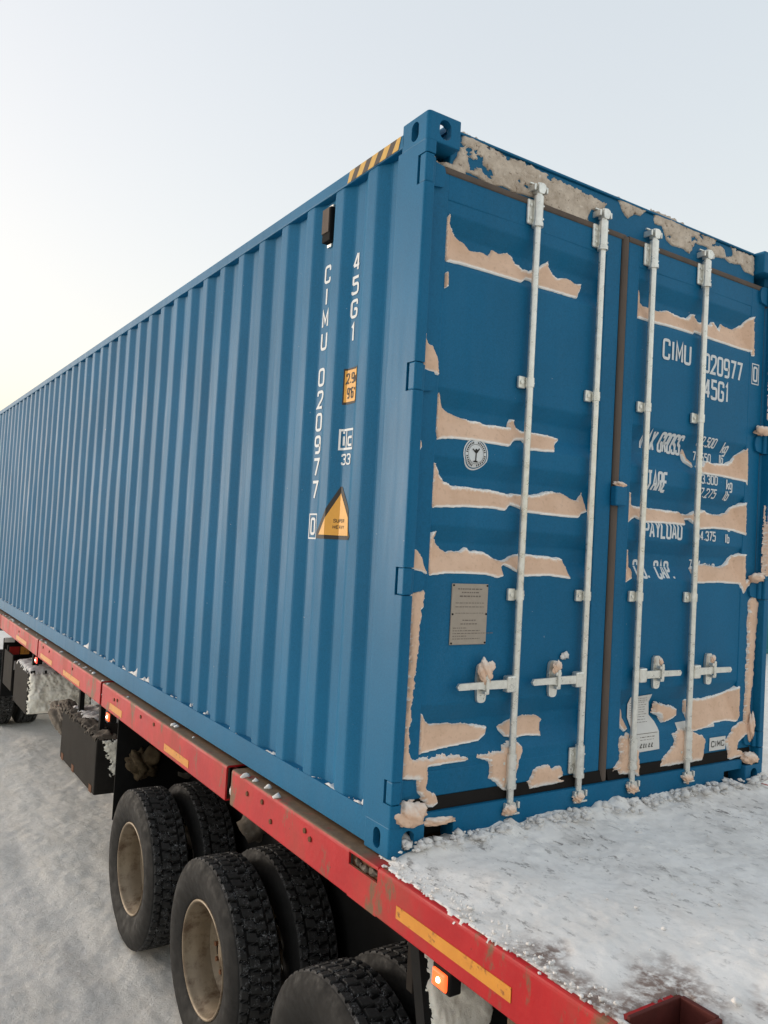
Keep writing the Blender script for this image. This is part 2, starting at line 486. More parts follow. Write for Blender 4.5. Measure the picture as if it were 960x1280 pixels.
def strokes(s, u0, u1, v0, v1, t, italic=0.0):
    """condensed stencil lettering filling the box; u1 < u0 mirrors it for a surface read the other way"""
    adv = [NARROW.get(c, 1.0) for c in s]
    gap = 0.48
    tot = sum(adv) + gap * (len(s) - 1)
    sgn = 1 if u1 > u0 else -1
    Wd, Hd = abs(u1 - u0) - t, (v1 - v0) - t
    parts, x = [], 0.0
    for c, w in zip(s, adv):
        for j, pl in enumerate(STROKES[c]):
            q = [((x + p[0] * w) / tot * Wd + t / 2 + italic * p[1] * Hd * 0.5, p[1] * Hd + t / 2) for p in pl]
            if c not in "MAXVY7k4" and len(q) > 3: q = polyline_round(q, 0.34 * w / tot * Wd, 4)
            v, f = ribbon(q, t)
            v = np.c_[u0 + sgn * v[:, 0], v0 + v[:, 1], np.full(len(v), j * 0.0005)]
            parts.append((v, f))
        x += w + gap
    return merge(parts)
def disc2(r0, r1, n=36, a0=0.0, a1=2 * math.pi):
    v, f = [], []
    for k in range(n + 1):
        a = a0 + (a1 - a0) * k / n
        v += [(r0 * math.cos(a), r0 * math.sin(a)), (r1 * math.cos(a), r1 * math.sin(a))]
    for k in range(n):
        f.append((2 * k, 2 * k + 1, 2 * k + 3, 2 * k + 2))
    return np.array(v), f
def rect2(u0, u1, v0, v1):
    return np.array([(u0, v0), (u1, v0), (u1, v1), (u0, v1)]), [(0, 1, 2, 3)]
def poly2(pts):
    return np.array(pts, float), [tuple(range(len(pts)))]
def frame2(u0, u1, v0, v1, t):
    v = np.array([(u0, v0), (u1, v0), (u1, v1), (u0, v1), (u0 + t, v0 + t), (u1 - t, v0 + t), (u1 - t, v1 - t), (u0 + t, v1 - t)])
    return v, [(0, 1, 5, 4), (1, 2, 6, 5), (2, 3, 7, 6), (3, 0, 4, 7)]
def fit(g, u0, u1, v0, v1):
    v, f = g
    return np.c_[u0 + v[:, 0] * (u1 - u0), v0 + v[:, 1] * (v1 - v0)], f
def merge(parts):
    V, F, k = [], [], 0
    nc = max(v.shape[1] for v, f in parts)
    for v, f in parts:
        if v.shape[1] < nc: v = np.c_[v, np.zeros(len(v))]
        V.append(v); F += [tuple(i + k for i in q) for q in f]; k += len(v)
    return np.vstack(V), F
def lay(name, shapes, where, mat, parent, eps=0.002, label=None):
    """where='door': (u, v) = (x, z); where='side': (u, v) = (y, z)"""
    v, f = merge(shapes) if isinstance(shapes, list) else shapes
    bm = bmesh.new()
    vs = [bm.verts.new((q[0], q[1], q[2] if len(q) > 2 else 0)) for q in v]
    for q in f:
        try: bm.faces.new([vs[i] for i in q])
        except ValueError: pass
    cuts = [(b, 'v') for bd in BANDS for b in bd] if where == 'door' else [(b, 'u') for b in _sy]
    lo, hi = v.min(0), v.max(0)
    for c, ax in cuts:
        i = 0 if ax == 'u' else 1
        if lo[i] < c < hi[i]:
            bmesh.ops.bisect_plane(bm, geom=list(bm.verts) + list(bm.edges) + list(bm.faces), dist=1e-6,
                                   plane_co=(c, 0, 0) if i == 0 else (0, c, 0), plane_no=(1, 0, 0) if i == 0 else (0, 1, 0))
    for q in bm.verts:
        a, b, e = q.co.x, q.co.y, eps + q.co.z
        if where == 'door': q.co = Vector((a, float(door_y(a, b)) - e, b))
        else: q.co = Vector((float(side_x(a)) - e, a, b))
    me = bpy.data.meshes.new(name)
    bm.to_mesh(me); bm.free()
    return obj(name, me, mat, parent, label)

# ------------------------------------------------------------------ ground
GZ = -1.65
def ground():
    def axis(c0, c1, step, far):
        a = list(np.arange(c0, c1, step))
        s, v = step, c1
        up = []
        while v < far:
            up.append(v); s *= 1.35; v += s
        s, v = step, c0 - step
        dn = []
        while v > -far:
            dn.append(v); s *= 1.35; v -= s
        return np.array(dn[::-1] + a + up)
    xs = axis(-2.2, 0.9, 0.018, 1200.0); ys = axis(0.2, 9.0, 0.024, 1200.0)
    X, Y = np.meshgrid(xs, ys)
    near = np.exp(-(np.maximum(0, np.hypot(X + 0.5, Y - 4) - 9) / 6) ** 2)
    rid = 1 - np.abs(fbm(X * 6 + 0.4 * Y, Y * 4, 4, 31))
    Z = GZ + near * (0.006 * rid * np.clip(0.5 + fbm(X * 1.1, Y * 0.9, 2, 40), 0, 1) + 0.0025 * fbm(X * 22, Y * 18, 3, 33) + 0.012 * fbm(X * 3.2, Y * 2.2, 4, 1) + 0.012 * fbm(X * 0.7, Y * 0.5, 3, 5) - 0.010 * np.exp(-((X + 1.25 + 0.12 * np.sin(Y * 0.6)) / 0.13) ** 2) * (1 + 0.5 * np.sign(np.sin(Y * 42 + X * 30))) - 0.018 * np.exp(-((X + 0.28 + 0.1 * vnoise(Y * .4, Y * 0)) / 0.16) ** 2))
    Z = Z - 0.012 * near
    n, m = X.shape
    idx = np.arange(n * m).reshape(n, m)
    f = np.stack([idx[:-1, :-1], idx[:-1, 1:], idx[1:, 1:], idx[1:, :-1]], -1).reshape(-1, 4)
    me = mesh_from('ground', np.stack([X, Y, Z], -1).reshape(-1, 3), f, True)
    t = NT('packed_dirty_snow')
    n1 = t.noise(0.9, 8, 0.65); n2 = t.noise(6.0, 8, 0.7, stretch=(1.5, 0.7, 1)); n3 = t.noise(2.2, 6, 0.6, stretch=(2.2, 0.5, 1))
    c = t.mix(t.ramp(n1, 0.3, 0.7), (0.80, 0.77, 0.715), (0.91, 0.885, 0.84))
    c = t.mix(t.ramp(n3, 0.48, 0.68, 0, 0.4), c, (0.62, 0.565, 0.485))
    c = t.mix(t.ramp(n2, 0.56, 0.8, 0, 0.6), c, (0.86, 0.86, 0.86))
    c = t.mix(t.ramp(t.noise(45, 4, 0.6), 0.70, 0.76, 0, 0.7), c, (0.10, 0.08, 0.06))
    c = t.mix(t.ramp(t.noise(34, 8, 0.8), 0.40, 0.62, 0, 0.3), c, (0.50, 0.465, 0.41))
    t.set(c, 0.8, spec=0.25)
    fine = t.noise(70, 6, 0.75)
    t.bump(t.math('ADD', t.noise(11, 9, 0.78), t.math('MULTIPLY', fine, 0.35)), 0.75, 0.035)
    o = obj('ground', me, t.m)
    tag(o, 'dirty packed grey snow on the yard floor', kind='structure')
ground()

# ------------------------------------------------------------------ the container
CB = (W / 2, L / 2, 0.0)
cont = thing('shipping_container', 'long blue corrugated shipping container with tan snow caked on its doors', 'container', CB)

def corrugated(name, mirror, mat):
    pts = polyline_round([(y, x) for y, x in SIDE], 0.010, 2)
    zs = list(np.linspace(0.13, 2.815, 22))
    v, f = [], []
    for (y, x) in pts:
        for z in zs:
            xx = x + float(side_dent(y, z)) * math.sin(math.pi * (z - 0.13) / 2.685)
            v.append((W - xx if mirror else xx, y, z))
    k = len(zs)
    for i in range(len(pts) - 1):
        for j in range(k - 1):
            q = (i * k + j, (i + 1) * k + j, (i + 1) * k + j + 1, i * k + j + 1)
            f.append(q if mirror else q[::-1])
    return obj(name, mesh_from(name, v, f, False), mat, cont)
corrugated('side_panel', False, M['blue_side'])
corrugated('side_panel', True, M['blue_side'])
# roof sheet with cross corrugations, front wall
v, f = [], []
ys = np.arange(0.12, 12.09, 0.0525)
for i, y in enumerate(ys):
    z = 2.868 if (i // 2) % 2 else 2.850
    v += [(0.05, y, 2.850), (0.14, y, z), (W - 0.14, y, z), (W - 0.05, y, 2.850)]
for i in range(len(ys) - 1):
    for j in range(3):
        f.append((i * 4 + j, i * 4 + j + 1, i * 4 + j + 5, i * 4 + j + 4))
obj('roof_panel', mesh_from('roof_panel', v, f), M['blue'], cont)
v, f = [], []
xs_, fl = np.arange(0.15, 2.29, 0.07), 0
for i, x in enumerate(xs_):
    y = L - (0.02 if (i // 2) % 2 else 0.065)
    v += [(x, y, 0.12), (x, y, 2.82)]
for i in range(len(xs_) - 1):
    f.append((2 * i, 2 * i + 2, 2 * i + 3, 2 * i + 1))
obj('front_wall', mesh_from('front_wall', v, f), M['blue'], cont)

def mx(x, mir): return W - x if mir else x
for mir in (False, True):
    bm = bmesh.new()
    o_ = [(0.000, 2.802), (0.062, 2.802), (0.062, 2.860), (0.0, 2.860)]
    prism(bm, [(mx(a, mir), b) for a, b in rounded(o_, 0.006, 2)], 'y', 0.17, L - 0.17)
    obj('top_rail', bm, M['blue_side'], cont)
    bm = bmesh.new()
    o_ = [(0.003, 0.016), (0.045, 0.016), (0.045, 0.022), (0.010, 0.022), (0.010, 0.134), (0.060, 0.134), (0.060, 0.142), (0.003, 0.142)]
    prism(bm, [(mx(a, mir), b) for a, b in o_], 'y', 0.17, L - 0.17)
    obj('bottom_rail', bm, M['blue'], cont)
HZ = [(2.612, 2.728), (1.792, 1.902), (0.998, 1.104), (0.202, 0.290)]         # hinge lugs
def post(mir):
    full = rounded([(0.0, 0.0), (0.046, 0.0), (0.046, 0.046), (0.062, 0.060), (0.062, 0.16), (0.045, 0.205), (0.012, 0.215), (0.0, 0.20)], [0.014, 0.004, 0, 0, 0, 0, 0.004, 0.006], 4)
    cut = [(0.0, 0.058), (0.062, 0.058), (0.062, 0.16), (0.045, 0.205), (0.012, 0.215), (0.0, 0.20)]
    bm = bmesh.new()
    z = 0.116
    for a, b in sorted(HZ):
        prism(bm, [(mx(p, mir), q) for p, q in full], 'z', z, a - 0.0012)
        prism(bm, [(mx(p, mir), q) for p, q in cut], 'z', a - 0.0012, b + 0.0012)
        z = b + 0.0012
    prism(bm, [(mx(p, mir), q) for p, q in full], 'z', z, 2.780)
    return obj('corner_post', bm, M['blue'], cont)
post(False); post(True)
for mir in (False, True):
    bm = bmesh.new()
    box(bm, *sorted((mx(0.0, mir), mx(0.15, mir))), L - 0.17, L, 0.116, 2.780, 0.008)
    obj('corner_post', bm, M['blue'], cont)

def casting_mesh():
    """hollow corner fitting: outer faces at x=0, y=0, top z=0; holes in the side, end and top"""
    def tmp(bm):
        me = mesh_bm('tmp', bm); o = bpy.data.objects.new('tmp', me); col.objects.link(o); return o
    bm = bx(0, 0.162, 0, 0.178, -0.118, 0, 0)
    es = [e for e in bm.edges if all(v.co.x < 1e-4 and v.co.y < 1e-4 for v in e.verts)]
    bmesh.ops.bevel(bm, geom=es, offset=0.016, segments=5, profile=0.5, affect='EDGES')
    es = [e for e in bm.edges if len(e.link_faces) == 2 and e.calc_face_angle(0) > 0.7]
    bmesh.ops.bevel(bm, geom=es, offset=0.005, segments=2, profile=0.5, affect='EDGES')
    base = tmp(bm)
    cutters = [tmp(bx(0.03, 0.140, 0.03, 0.150, -0.095, -0.028, 0))]
    def oval(axis, a, b, w, h):
        bm = bmesh.new(); n = 12; pts = []
        for k in range(2 * n):
            t = math.pi * 2 * k / (2 * n)
            s = (h - w) / 2 if h > w else 0
            pts.append((a + w / 2 * math.cos(t), b + w / 2 * math.sin(t) + (s if math.sin(t) > 1e-9 else -s)))
        prism(bm, pts, axis, -0.05, 0.06)
        if axis == 'z':
            for v in bm.verts: v.co.z -= 0.01
        return tmp(bm)
    cutters += [oval('x', 0.089, -0.059, 0.050, 0.079), oval('y', 0.085, -0.060, 0.058, 0.080), oval('z', 0.10, 0.089, 0.063, 0.10)]
    for c in cutters:
        md = base.modifiers.new('cut', 'BOOLEAN'); md.operation = 'DIFFERENCE'; md.object = c; md.solver = 'EXACT'
    dg = bpy.context.evaluated_depsgraph_get()
    me = bpy.data.meshes.new_from_object(base.evaluated_get(dg))
    me.name = 'corner_casting'
    for o in [base] + cutters:
        d = o.data; bpy.data.objects.remove(o); bpy.data.meshes.remove(d)
    me.materials.clear()
    return me
cast = casting_mesh()
cast.materials.append(M['blue'])
for ix in (0, 1):
    for iy in (0, 1):
        for iz in (0, 1):
            o = obj('corner_casting', cast, None, cont)
            o.location = (W if ix else 0, L if iy else 0, H if iz else 0)
            o.scale = (-1 if ix else 1, -1 if iy else 1, 1 if iz else -1)

# door end: header, sill, seals
bm = bx(0.158, W - 0.158, 0.060, 0.11, 2.716, 2.878, 0.006)
box(bm, 0.158, W - 0.158, 0.050, 0.115, 2.8785, 2.888, 0.002)
obj('door_header', bm, M['blue'], cont)
bm = bmesh.new()
prism(bm, rounded([(0.320, 0.018), (2.118, 0.018), (2.118, 0.100), (2.274, 0.100), (2.274, 0.146), (0.164, 0.146), (0.164, 0.100), (0.320, 0.100)], [0.004, 0.004, 0, 0, 0, 0, 0, 0], 2), 'y', 0.022, 0.10)
obj('door_sill', bm, M['blue'], cont)
obj('threshold', bx(0.10, W - 0.10, 0.10, 0.20, 0.03, 0.19), M['black'], cont)
obj('door_jamb', bx(0.05, W - 0.05, 0.105, 0.118, 0.15, 2.75), M['black'], cont)

def strip(pts, axis, a0, a1):
    bm = bmesh.new(); prism(bm, pts, axis, a0, a1); return bm
doors = []
for k, ((x0, x1), (p0, p1)) in enumerate(zip(LEAVES, PANELS)):
    bm = bmesh.new()
    for a, b in ((x0, p0), (p1, x1)):
        box(bm, a, b, DY, DY + 0.045, DZ0, DZ1, 0.005)
    box(bm, p0 - 0.004, p1 + 0.004, DY + 0.0006, DY + 0.044, PZ1, DZ1 - 0.001, 0.005)
    box(bm, p0 - 0.004, p1 + 0.004, DY + 0.0006, DY + 0.044, DZ0 + 0.001, PZ0, 0.005)
    d = obj('door', bm, M['blue'], cont, ('left' if k == 0 else 'right') + ' door leaf with horizontal ribs')
    pr = polyline_round([(z, y) for z, y in panel_profile()], 0.008, 3)
    v, f = [], []
    xs = np.linspace(p0 - 0.006, p1 + 0.006, 9)
    for x in xs:
        for z, y in pr:
            v.append((x, y + 0.0015 * math.sin(x * 5 + z * 3), z))
    n = len(pr)
    for i in range(8):
        for j in range(n - 1):
            f.append((i * n + j, i * n + j + 1, (i + 1) * n + j + 1, (i + 1) * n + j))
    obj('panel', mesh_from('panel', v, f), M['blue'], d)
    # top, bottom and outer seals
    g = rounded([(DY - 0.006, DZ1 + 0.004), (DY + 0.04, DZ1 + 0.004), (DY + 0.04, DZ1 - 0.024), (DY - 0.006, DZ1 - 0.024)], 0.010, 3)
    obj('seal', strip([(a, b + 0.006) for a, b in g], 'x', x0 - 0.004, x1 + 0.022 if k == 0 else x1), M['gasket_grey'], d)
    g = [(DY - 0.012, 0.148), (DY + 0.05, 0.148), (DY + 0.05, DZ0 + 0.002), (DY - 0.002, DZ0 + 0.002)]
    obj('seal', strip(g, 'x', x0 + 0.002, x1 + 0.018 if k == 0 else x1), M['gasket_black'], d)
    e0, e1 = (x0 - 0.014, x0 + 0.002) if k == 0 else (x1 - 0.002, x1 + 0.020)
    obj('seal', bx(e0, e1, DY + 0.004, DY + 0.05, 0.15, 2.71, 0.003), M['gasket_grey'], d)
    # hinges
    for a, b in HZ:
        bm = bmesh.new()
        mir = k == 1
        box(bm, *sorted((mx(0.001, mir), mx(0.043, mir))), 0.002, 0.046, a, b, 0.006)
        q = [(0.040, a + 0.004), (0.040, b - 0.004), (0.118, b - 0.016), (0.130, (a + b) / 2), (0.118, a + 0.016)]
        q = rounded(q, 0.010, 2)
        prism(bm, [(mx(u_, mir), w_) for u_, w_ in q], 'y', 0.036, 0.0496)
        cyl(bm, (mx(0.052, mir), 0.030, a + 0.004), (mx(0.052, mir), 0.030, b - 0.004), 0.013, 12)
        obj('hinge', bm, M['blue'], d)
    doors.append(d)
dL, dR = doors
# centre seal between the leaves and the anti-rack block
bm = bmesh.new()
g = [(1.2165 + 0.021 * math.cos(t), 0.052 + 0.016 * math.sin(t)) for t in np.linspace(0, 2 * math.pi, 14, endpoint=False)]
prism(bm, g, 'z', 0.150, 2.708)
obj('centre_seal', bm, M['gasket_grey'], cont)
bm = bx(1.186, 1.262, 0.012, 0.050, 1.428, 1.520, 0.008, 3)
obj('lock_block', bm, M['blue'], cont)

# locking bars with guides, bearings, cams, handles
RODS = [(0.620, -1, dL), (1.030, -1, dL), (1.390, 1, dR), (1.806, 1, dR)]
RYC = 0.022
for i, (x, s, d) in enumerate(RODS):
    bm = bmesh.new()
    cyl(bm, (x, RYC, 0.105), (x, RYC, 2.785), 0.0152, 20)
    me = mesh_bm('locking_bar', bm)
    rod = obj('locking_bar', me, M['galv'], cont)
    for z in (1.915, 1.005):
        bm = bmesh.new()
        box(bm, x - 0.052, x - 0.012, 0.034, 0.0495, z - 0.026, z + 0.026, 0.004)
        box(bm, x + 0.012, x + 0.024, 0.030, 0.0495, z - 0.022, z + 0.022, 0.003)
        cyl(bm, (x, RYC, z - 0.020), (x, RYC, z + 0.020), 0.0190, 20)
        cyl(bm, (x - 0.036, 0.028, z), (x - 0.036, 0.036, z), 0.009, 10)
        cyl(bm, (x + 0.0185, 0.016, z), (x + 0.0185, 0.034, z), 0.0045, 8)
        obj('bar_guide', bm, M['galv'], rod)
    for za, zb in ((2.606, 2.728), (0.205, 0.336)):
        bm = bmesh.new()
        box(bm, x - 0.046, x - 0.010, 0.036, 0.0495, za, zb - 0.012, 0.006)
        box(bm, x + 0.010, x + 0.030, 0.034, 0.0495, za + 0.01, zb - 0.03, 0.005)
        cyl(bm, (x, RYC, za), (x, RYC, zb), 0.0215, 20)
        cyl(bm, (x, RYC, za - 0.012), (x, RYC, za + 0.006), 0.0250, 20)
        for zz in (za + 0.025, zb - 0.04):
            cyl(bm, (x - 0.032, 0.030, zz), (x - 0.032, 0.0365, zz), 0.0065, 8)
            cyl(bm, (x + 0.021, 0.010, zz), (x + 0.021, 0.035, zz), 0.004, 8)
        obj('bearing', bm, M['galv'], rod)
    for z, up in ((2.758, 1), (0.118, -1)):
        bm = bmesh.new()
        q = rounded([(x - 0.016, z - up * 0.020), (x + 0.016, z - up * 0.020), (x + 0.028, z + up * 0.016), (x + 0.008, z + up * 0.028), (x - 0.018, z + up * 0.020)], 0.008, 2)
        prism(bm, q, 'y', 0.004, 0.040)
        yk0, yk1 = (0.010, 0.060) if up > 0 else (0.004, 0.022)
        box(bm, x - 0.036, x - 0.026, yk0, yk1, z - 0.010, z + 0.018, 0.003)
        box(bm, x + 0.034, x + 0.044, yk0, yk1, z - 0.010, z + 0.018, 0.003)
        box(bm, x - 0.036, x + 0.044, yk0 + 0.030 * (up > 0), yk0 + 0.010 + 0.030 * (up > 0), z + up * 0.030 - 0.004, z + up * 0.030 + 0.004, 0.002)
        obj('cam_keeper', bm, M['galv'], rod)
    hz = 0.632
    bm = bmesh.new()
    a, b = x + s * 0.012, x + s * 0.060
    box(bm, min(a, b), max(a, b), 0.002, 0.036, hz - 0.034, hz + 0.034, 0.006)
    q = [(x + s * 0.045, hz - 0.017), (x + s * 0.165, hz - 0.015), (x + s * 0.20, hz - 0.012), (x + s * 0.315, hz - 0.013), (x + s * 0.325, hz), (x + s * 0.315, hz + 0.014), (x + s * 0.20, hz + 0.016), (x + s * 0.165, hz + 0.019), (x + s * 0.045, hz + 0.019)]
    prism(bm, q if s > 0 else q[::-1], 'y', 0.006, 0.017)
    obj('handle', bm, M['galv'], rod)
    bm = bmesh.new()
    cxh = x + s * 0.172
    q = rounded([(cxh - 0.022, hz - 0.075), (cxh + 0.022, hz - 0.075), (cxh + 0.030, hz + 0.02), (cxh + 0.024, hz + 0.085), (cxh - 0.024, hz + 0.085), (cxh - 0.030, hz + 0.02)], 0.018, 4)
    prism(bm, q, 'y', 0.036, 0.0495)
    box(bm, cxh - 0.016, cxh + 0.016, 0.0, 0.037, hz + 0.022, hz + 0.040, 0.005)
    box(bm, cxh - 0.012, cxh + 0.012, 0.0, 0.037, hz - 0.036, hz - 0.022, 0.004)
    box(bm, cxh - 0.008, cxh + 0.008, -0.004, 0.006, hz - 0.030, hz + 0.050, 0.004)
    obj('handle_catch', bm, M['galv'], rod)

# vent under the left top rail
bm = bx(0.010, 0.046, 0.772, 0.848, 2.600, 2.762, 0.004)
vent = obj('vent', bm, M['black'], cont)
bm = bmesh.new()
prism(bm, [(0.780, 2.640), (0.842, 2.640), (0.842, 2.756), (0.780, 2.756)], 'x', 0.004, 0.0098)
obj('hood', bm, M['gasket_grey'], vent)
for z in (2.578, 2.766):
    obj('mounting_tab', bx(0.030, 0.0415, 0.790, 0.830, z, z + 0.016, 0.003), M['galv'], vent)

# ------------------------------------------------------------------ print on the side (a reader outside sees y run right to left)
def side_text(s, yc, z0, z1, w, parent=cont, mat=None, name='lettering', eps=0.002, t=None):
    g = strokes(s, yc + w / 2, yc - w / 2, z0, z1, t or (z1 - z0) * 0.15)
    return lay(name, g, 'side', mat or M['white_print'], parent, eps)
def side_col(s, yc, ztop, pitch, hgt, w):
    for i, ch in enumerate(s):
        if ch == ' ': continue
        ww = w * (0.30 if ch == 'I' else 0.8 if ch == '1' else 1.0)
        side_text(ch, yc, ztop - i * pitch - hgt, ztop - i * pitch, ww)
side_col('45G1', 0.556, 2.488, 0.107, 0.086, 0.058)
side_col('CIMU', 0.822, 2.497, 0.107, 0.088, 0.058)
side_col('020977', 0.826, 2.004, 0.107, 0.088, 0.058)
side_text('0', 0.826, 1.213, 1.295, 0.046)
lay('number_box', frame2(0.788, 0.864, 1.194, 1.314, 0.007), 'side', M['white_print'], cont)
hl = lay('height_label', rect2(0.470, 0.600, 1.802, 1.964), 'side', M['black_print'], cont, 0.0018, 'yellow height label with black rim')
lay('yellow_field', rect2(0.478, 0.592, 1.812, 1.955), 'side', M['yellow'], hl, 0.0030)
side_text('2.9m', 0.538, 1.893, 1.942, 0.094, hl, M['black_print'], eps=0.0042)
side_text("9'6\"", 0.540, 1.826, 1.876, 0.070, hl, M['black_print'], eps=0.0042)
lay('operator_mark', [frame2(0.500, 0.606, 1.597, 1.692, 0.010), rect2(0.556, 0.563, 1.607, 1.682)], 'side', M['white_print'], cont, label='white square mark with the letters ic')
side_text('i', 0.580, 1.612, 1.690, 0.016, t=0.012)
side_text('c', 0.530, 1.612, 1.680, 0.040, t=0.011)
side_text('33', 0.552, 1.530, 1.580, 0.072)
tr = lay('weight_sign', poly2([(0.722, 1.198), (0.440, 1.198), (0.428, 1.214), (0.572, 1.434), (0.584, 1.434), (0.730, 1.214)]), 'side', M['black_print'], cont, 0.0018, 'yellow triangular sign with black rim')
lay('yellow_field', poly2([(0.700, 1.216), (0.456, 1.216), (0.578, 1.404)]), 'side', M['yellow'], tr, 0.0030)
side_text('SUPER', 0.572, 1.273, 1.289, 0.070, tr, M['black_print'], eps=0.0042)
side_text('HEAVY', 0.572, 1.245, 1.261, 0.074, tr, M['black_print'], eps=0.0042)
# hazard tape on the top rail
def tape(y0, y1):
    v, f, vb, fb = [], [], [], []
    n = 9
    w = (y1 - y0) / n
    for i in range(n):
        tgt = (v, f) if i % 2 == 0 else (vb, fb)
        k = len(tgt[0])
        sh = 0.018
        for (dy, z) in ((0, 2.806), (w, 2.806), (w, 2.857), (0, 2.857)):
            s_ = -sh if z > 2.83 else sh
            yy = min(max(y0 + i * w + dy + s_, y0), y1)
            tgt[0].append((-0.0022, yy, z))
        tgt[1].append((k, k + 1, k + 2, k + 3))
    return mesh_from('hazard_tape', v, f), mesh_from('black_stripe', vb, fb)
a, b = tape(0.185, 0.610)
ht = obj('hazard_tape', a, M['hazard_yellow'], cont, 'yellow and black striped tape on the top rail')
obj('black_stripe', b, M['hazard_black'], ht)

# ------------------------------------------------------------------ print on the doors
def door_text(s, x0, x1, z0, z1, d, italic=0.0, mat=None, eps=0.002, name='lettering'):
    return lay(name, strokes(s, x0, x1, z0, z1, (z1 - z0) * (0.14 if (z1 - z0) > 0.07 else 0.15), italic), 'door', mat or M['white_print'], d, eps)
door_text('CIMU', 1.522, 1.748, 2.180, 2.286, dR)
door_text('020977', 1.852, 2.190, 2.166, 2.270, dR)
door_text('0', 2.284, 2.326, 2.185, 2.270, dR)
lay('number_box', frame2(2.272, 2.338, 2.170, 2.285, 0.006), 'door', M['white_print'], dR)
door_text('45G1', 1.862, 2.082, 2.034, 2.142, dR)
door_text('MAX GROSS', 1.425, 1.740, 1.722, 1.822, dR)
door_text('TARE', 1.448, 1.605, 1.520, 1.622, dR)
door_text('PAYLOAD', 1.438, 1.735, 1.290, 1.378, dR)
door_text('CU.  CAP.', 1.415, 1.708, 1.090, 1.182, dR)
for s, x0, x1, z0, z1, it in (('32.500', 1.845, 2.000, 1.786, 1.836, .2), ('kg', 2.065, 2.118, 1.768, 1.830, .2), ('71.650', 1.845, 2.000, 1.708, 1.758, .1), ('lb', 2.070, 2.108, 1.714, 1.766, .1),
                            ('3.300', 1.872, 2.010, 1.590, 1.640, 0), ('kg', 2.085, 2.140, 1.574, 1.634, 0), ('7.275', 1.872, 2.010, 1.520, 1.570, .2), ('lb', 2.080, 2.120, 1.518, 1.572, .15),
                            ('29.200', 1.850, 2.010, 1.380, 1.428, 0), ('kg', 2.085, 2.140, 1.366, 1.424, 0), ('64.375', 1.850, 2.012, 1.296, 1.348, 0), ('lb', 2.094, 2.132, 1.292, 1.344, 0),
                            ('76.4 cu.m', 1.850, 2.070, 1.150, 1.196, .1), ('2.698 cu.ft', 1.850, 2.090, 1.086, 1.128, 0)):
    door_text(s, x0, x1, z0, z1, dR)
# round emblem
ex, ez = 0.365, 1.582
def sh(g, ax=1.0): return np.c_[ex + g[0][:, 0] * ax, ez + g[0][:, 1]], g[1]
em = lay('emblem', [sh(disc2(0.060, 0.066)), sh(disc2(0.001, 0.056))], 'door', M['white_print'], dL, 0.002, 'round white emblem with a small standing figure')
marks = []
for k in range(34):
    if k % 17 in (0, 8, 9): continue
    a = 2 * math.pi * k / 34
    marks.append(sh(disc2(0.044, 0.052, 2, a, a + 0.10)))
marks += [sh(disc2(0.0395, 0.0408, 40))]
marks += [sh(poly2(p)) for p in ([(-.003, -.030), (.003, -.030), (.004, .006), (-.002, .008)], [(-.002, .008), (.006, .004), (.020, .022), (.016, .026)], [(-.004, .004), (.0, .010), (-.016, .022), (-.020, .018)], [(-.012, -.034), (.014, -.034), (.010, -.028), (-.008, -.028)])]
marks += [(np.c_[ex + 0.001 + g[:, 0], ez + 0.016 + g[:, 1]], f) for g, f in [disc2(0.0005, 0.006, 12)]]
lay('figure', marks, 'door', M['black_print'], em, 0.0032)
# data plate
bm = bx(0.274, 0.465, 0.0455, 0.0525, 0.797, 1.046, 0.002, 1)
pl = obj('data_plate', bm, M['plate'], dL, 'riveted beige metal data plate')
rows = []
r_ = random.Random(4)
for z, w0, w1, th in [(1.022, .03, .16, .005), (1.008, .05, .14, .005), (0.992, .04, .15, .006), (0.966, .02, .17, .003), (0.950, .02, .17, .003), (0.925, .02, .17, .002), (0.895, .06, .13, .004), (0.880, .05, .14, .004)] + [(0.864 - i * 0.011, .012, .085 + .07 * (i % 3), .003) for i in range(5)]:
    x = 0.274 + w0
    while x < 0.274 + w1:
        l_ = r_.uniform(0.005, 0.018)
        rows.append(rect2(x, min(x + l_, 0.274 + w1), z, z + th))
        x += l_ + 0.004
v, f = merge(rows)
obj('engraving', mesh_from('engraving', [(a, 0.0448, b) for a, b in v], f), M['grey_print'], pl)
bm = bmesh.new()
for x in (0.281, 0.458):
    for z in (0.804, 0.922, 1.039):
        cyl(bm, (x, 0.043, z), (x, 0.0465, z), 0.004, 8)
obj('rivet', bm, M['black'], pl)
# paper notices on the right door
def paper(name, pts, eps):
    return lay(name, poly2(pts), 'door', M['paper'], dR, eps, 'torn white paper notice')
pa = paper('paper_notice', [(1.420, 0.516), (1.574, 0.524), (1.580, 0.420), (1.604, 0.388), (1.612, 0.360), (1.618, 0.258), (1.420, 0.254)], 0.004)
rows = []
for i in range(11):
    z = 0.505 - i * 0.0115
    x = 1.437
    while x < 1.545:
        l_ = r_.uniform(0.006, 0.022); rows.append(rect2(x, x + l_, z, z + 0.0022)); x += l_ + 0.005
rows.append(rect2(1.440, 1.600, 0.340, 0.3425))
for z in (0.322, 0.308):
    x = 1.475
    while x < 1.57:
        l_ = r_.uniform(0.006, 0.02); rows.append(rect2(x, x + l_, z, z + 0.004)); x += l_ + 0.006
lay('printing', rows, 'door', M['grey_print'], pa, 0.0052)
hand = []
for i, (x, w) in enumerate(((1.470, .016), (1.494, .010), (1.512, .006), (1.532, .012), (1.552, .014))):
    hand.append(poly2([(x, 0.276), (x + 0.004, 0.274), (x + w, 0.292), (x + w - 0.004, 0.296)]))
    hand.append(rect2(x, x + w, 0.274, 0.2775))
lay('handwriting', hand, 'door', M['black_print'], pa, 0.0054)
cl = lay('maker_label', rect2(2.022, 2.160, 0.208, 0.276), 'door', M['paper'], dR, 0.003, 'small white maker label')
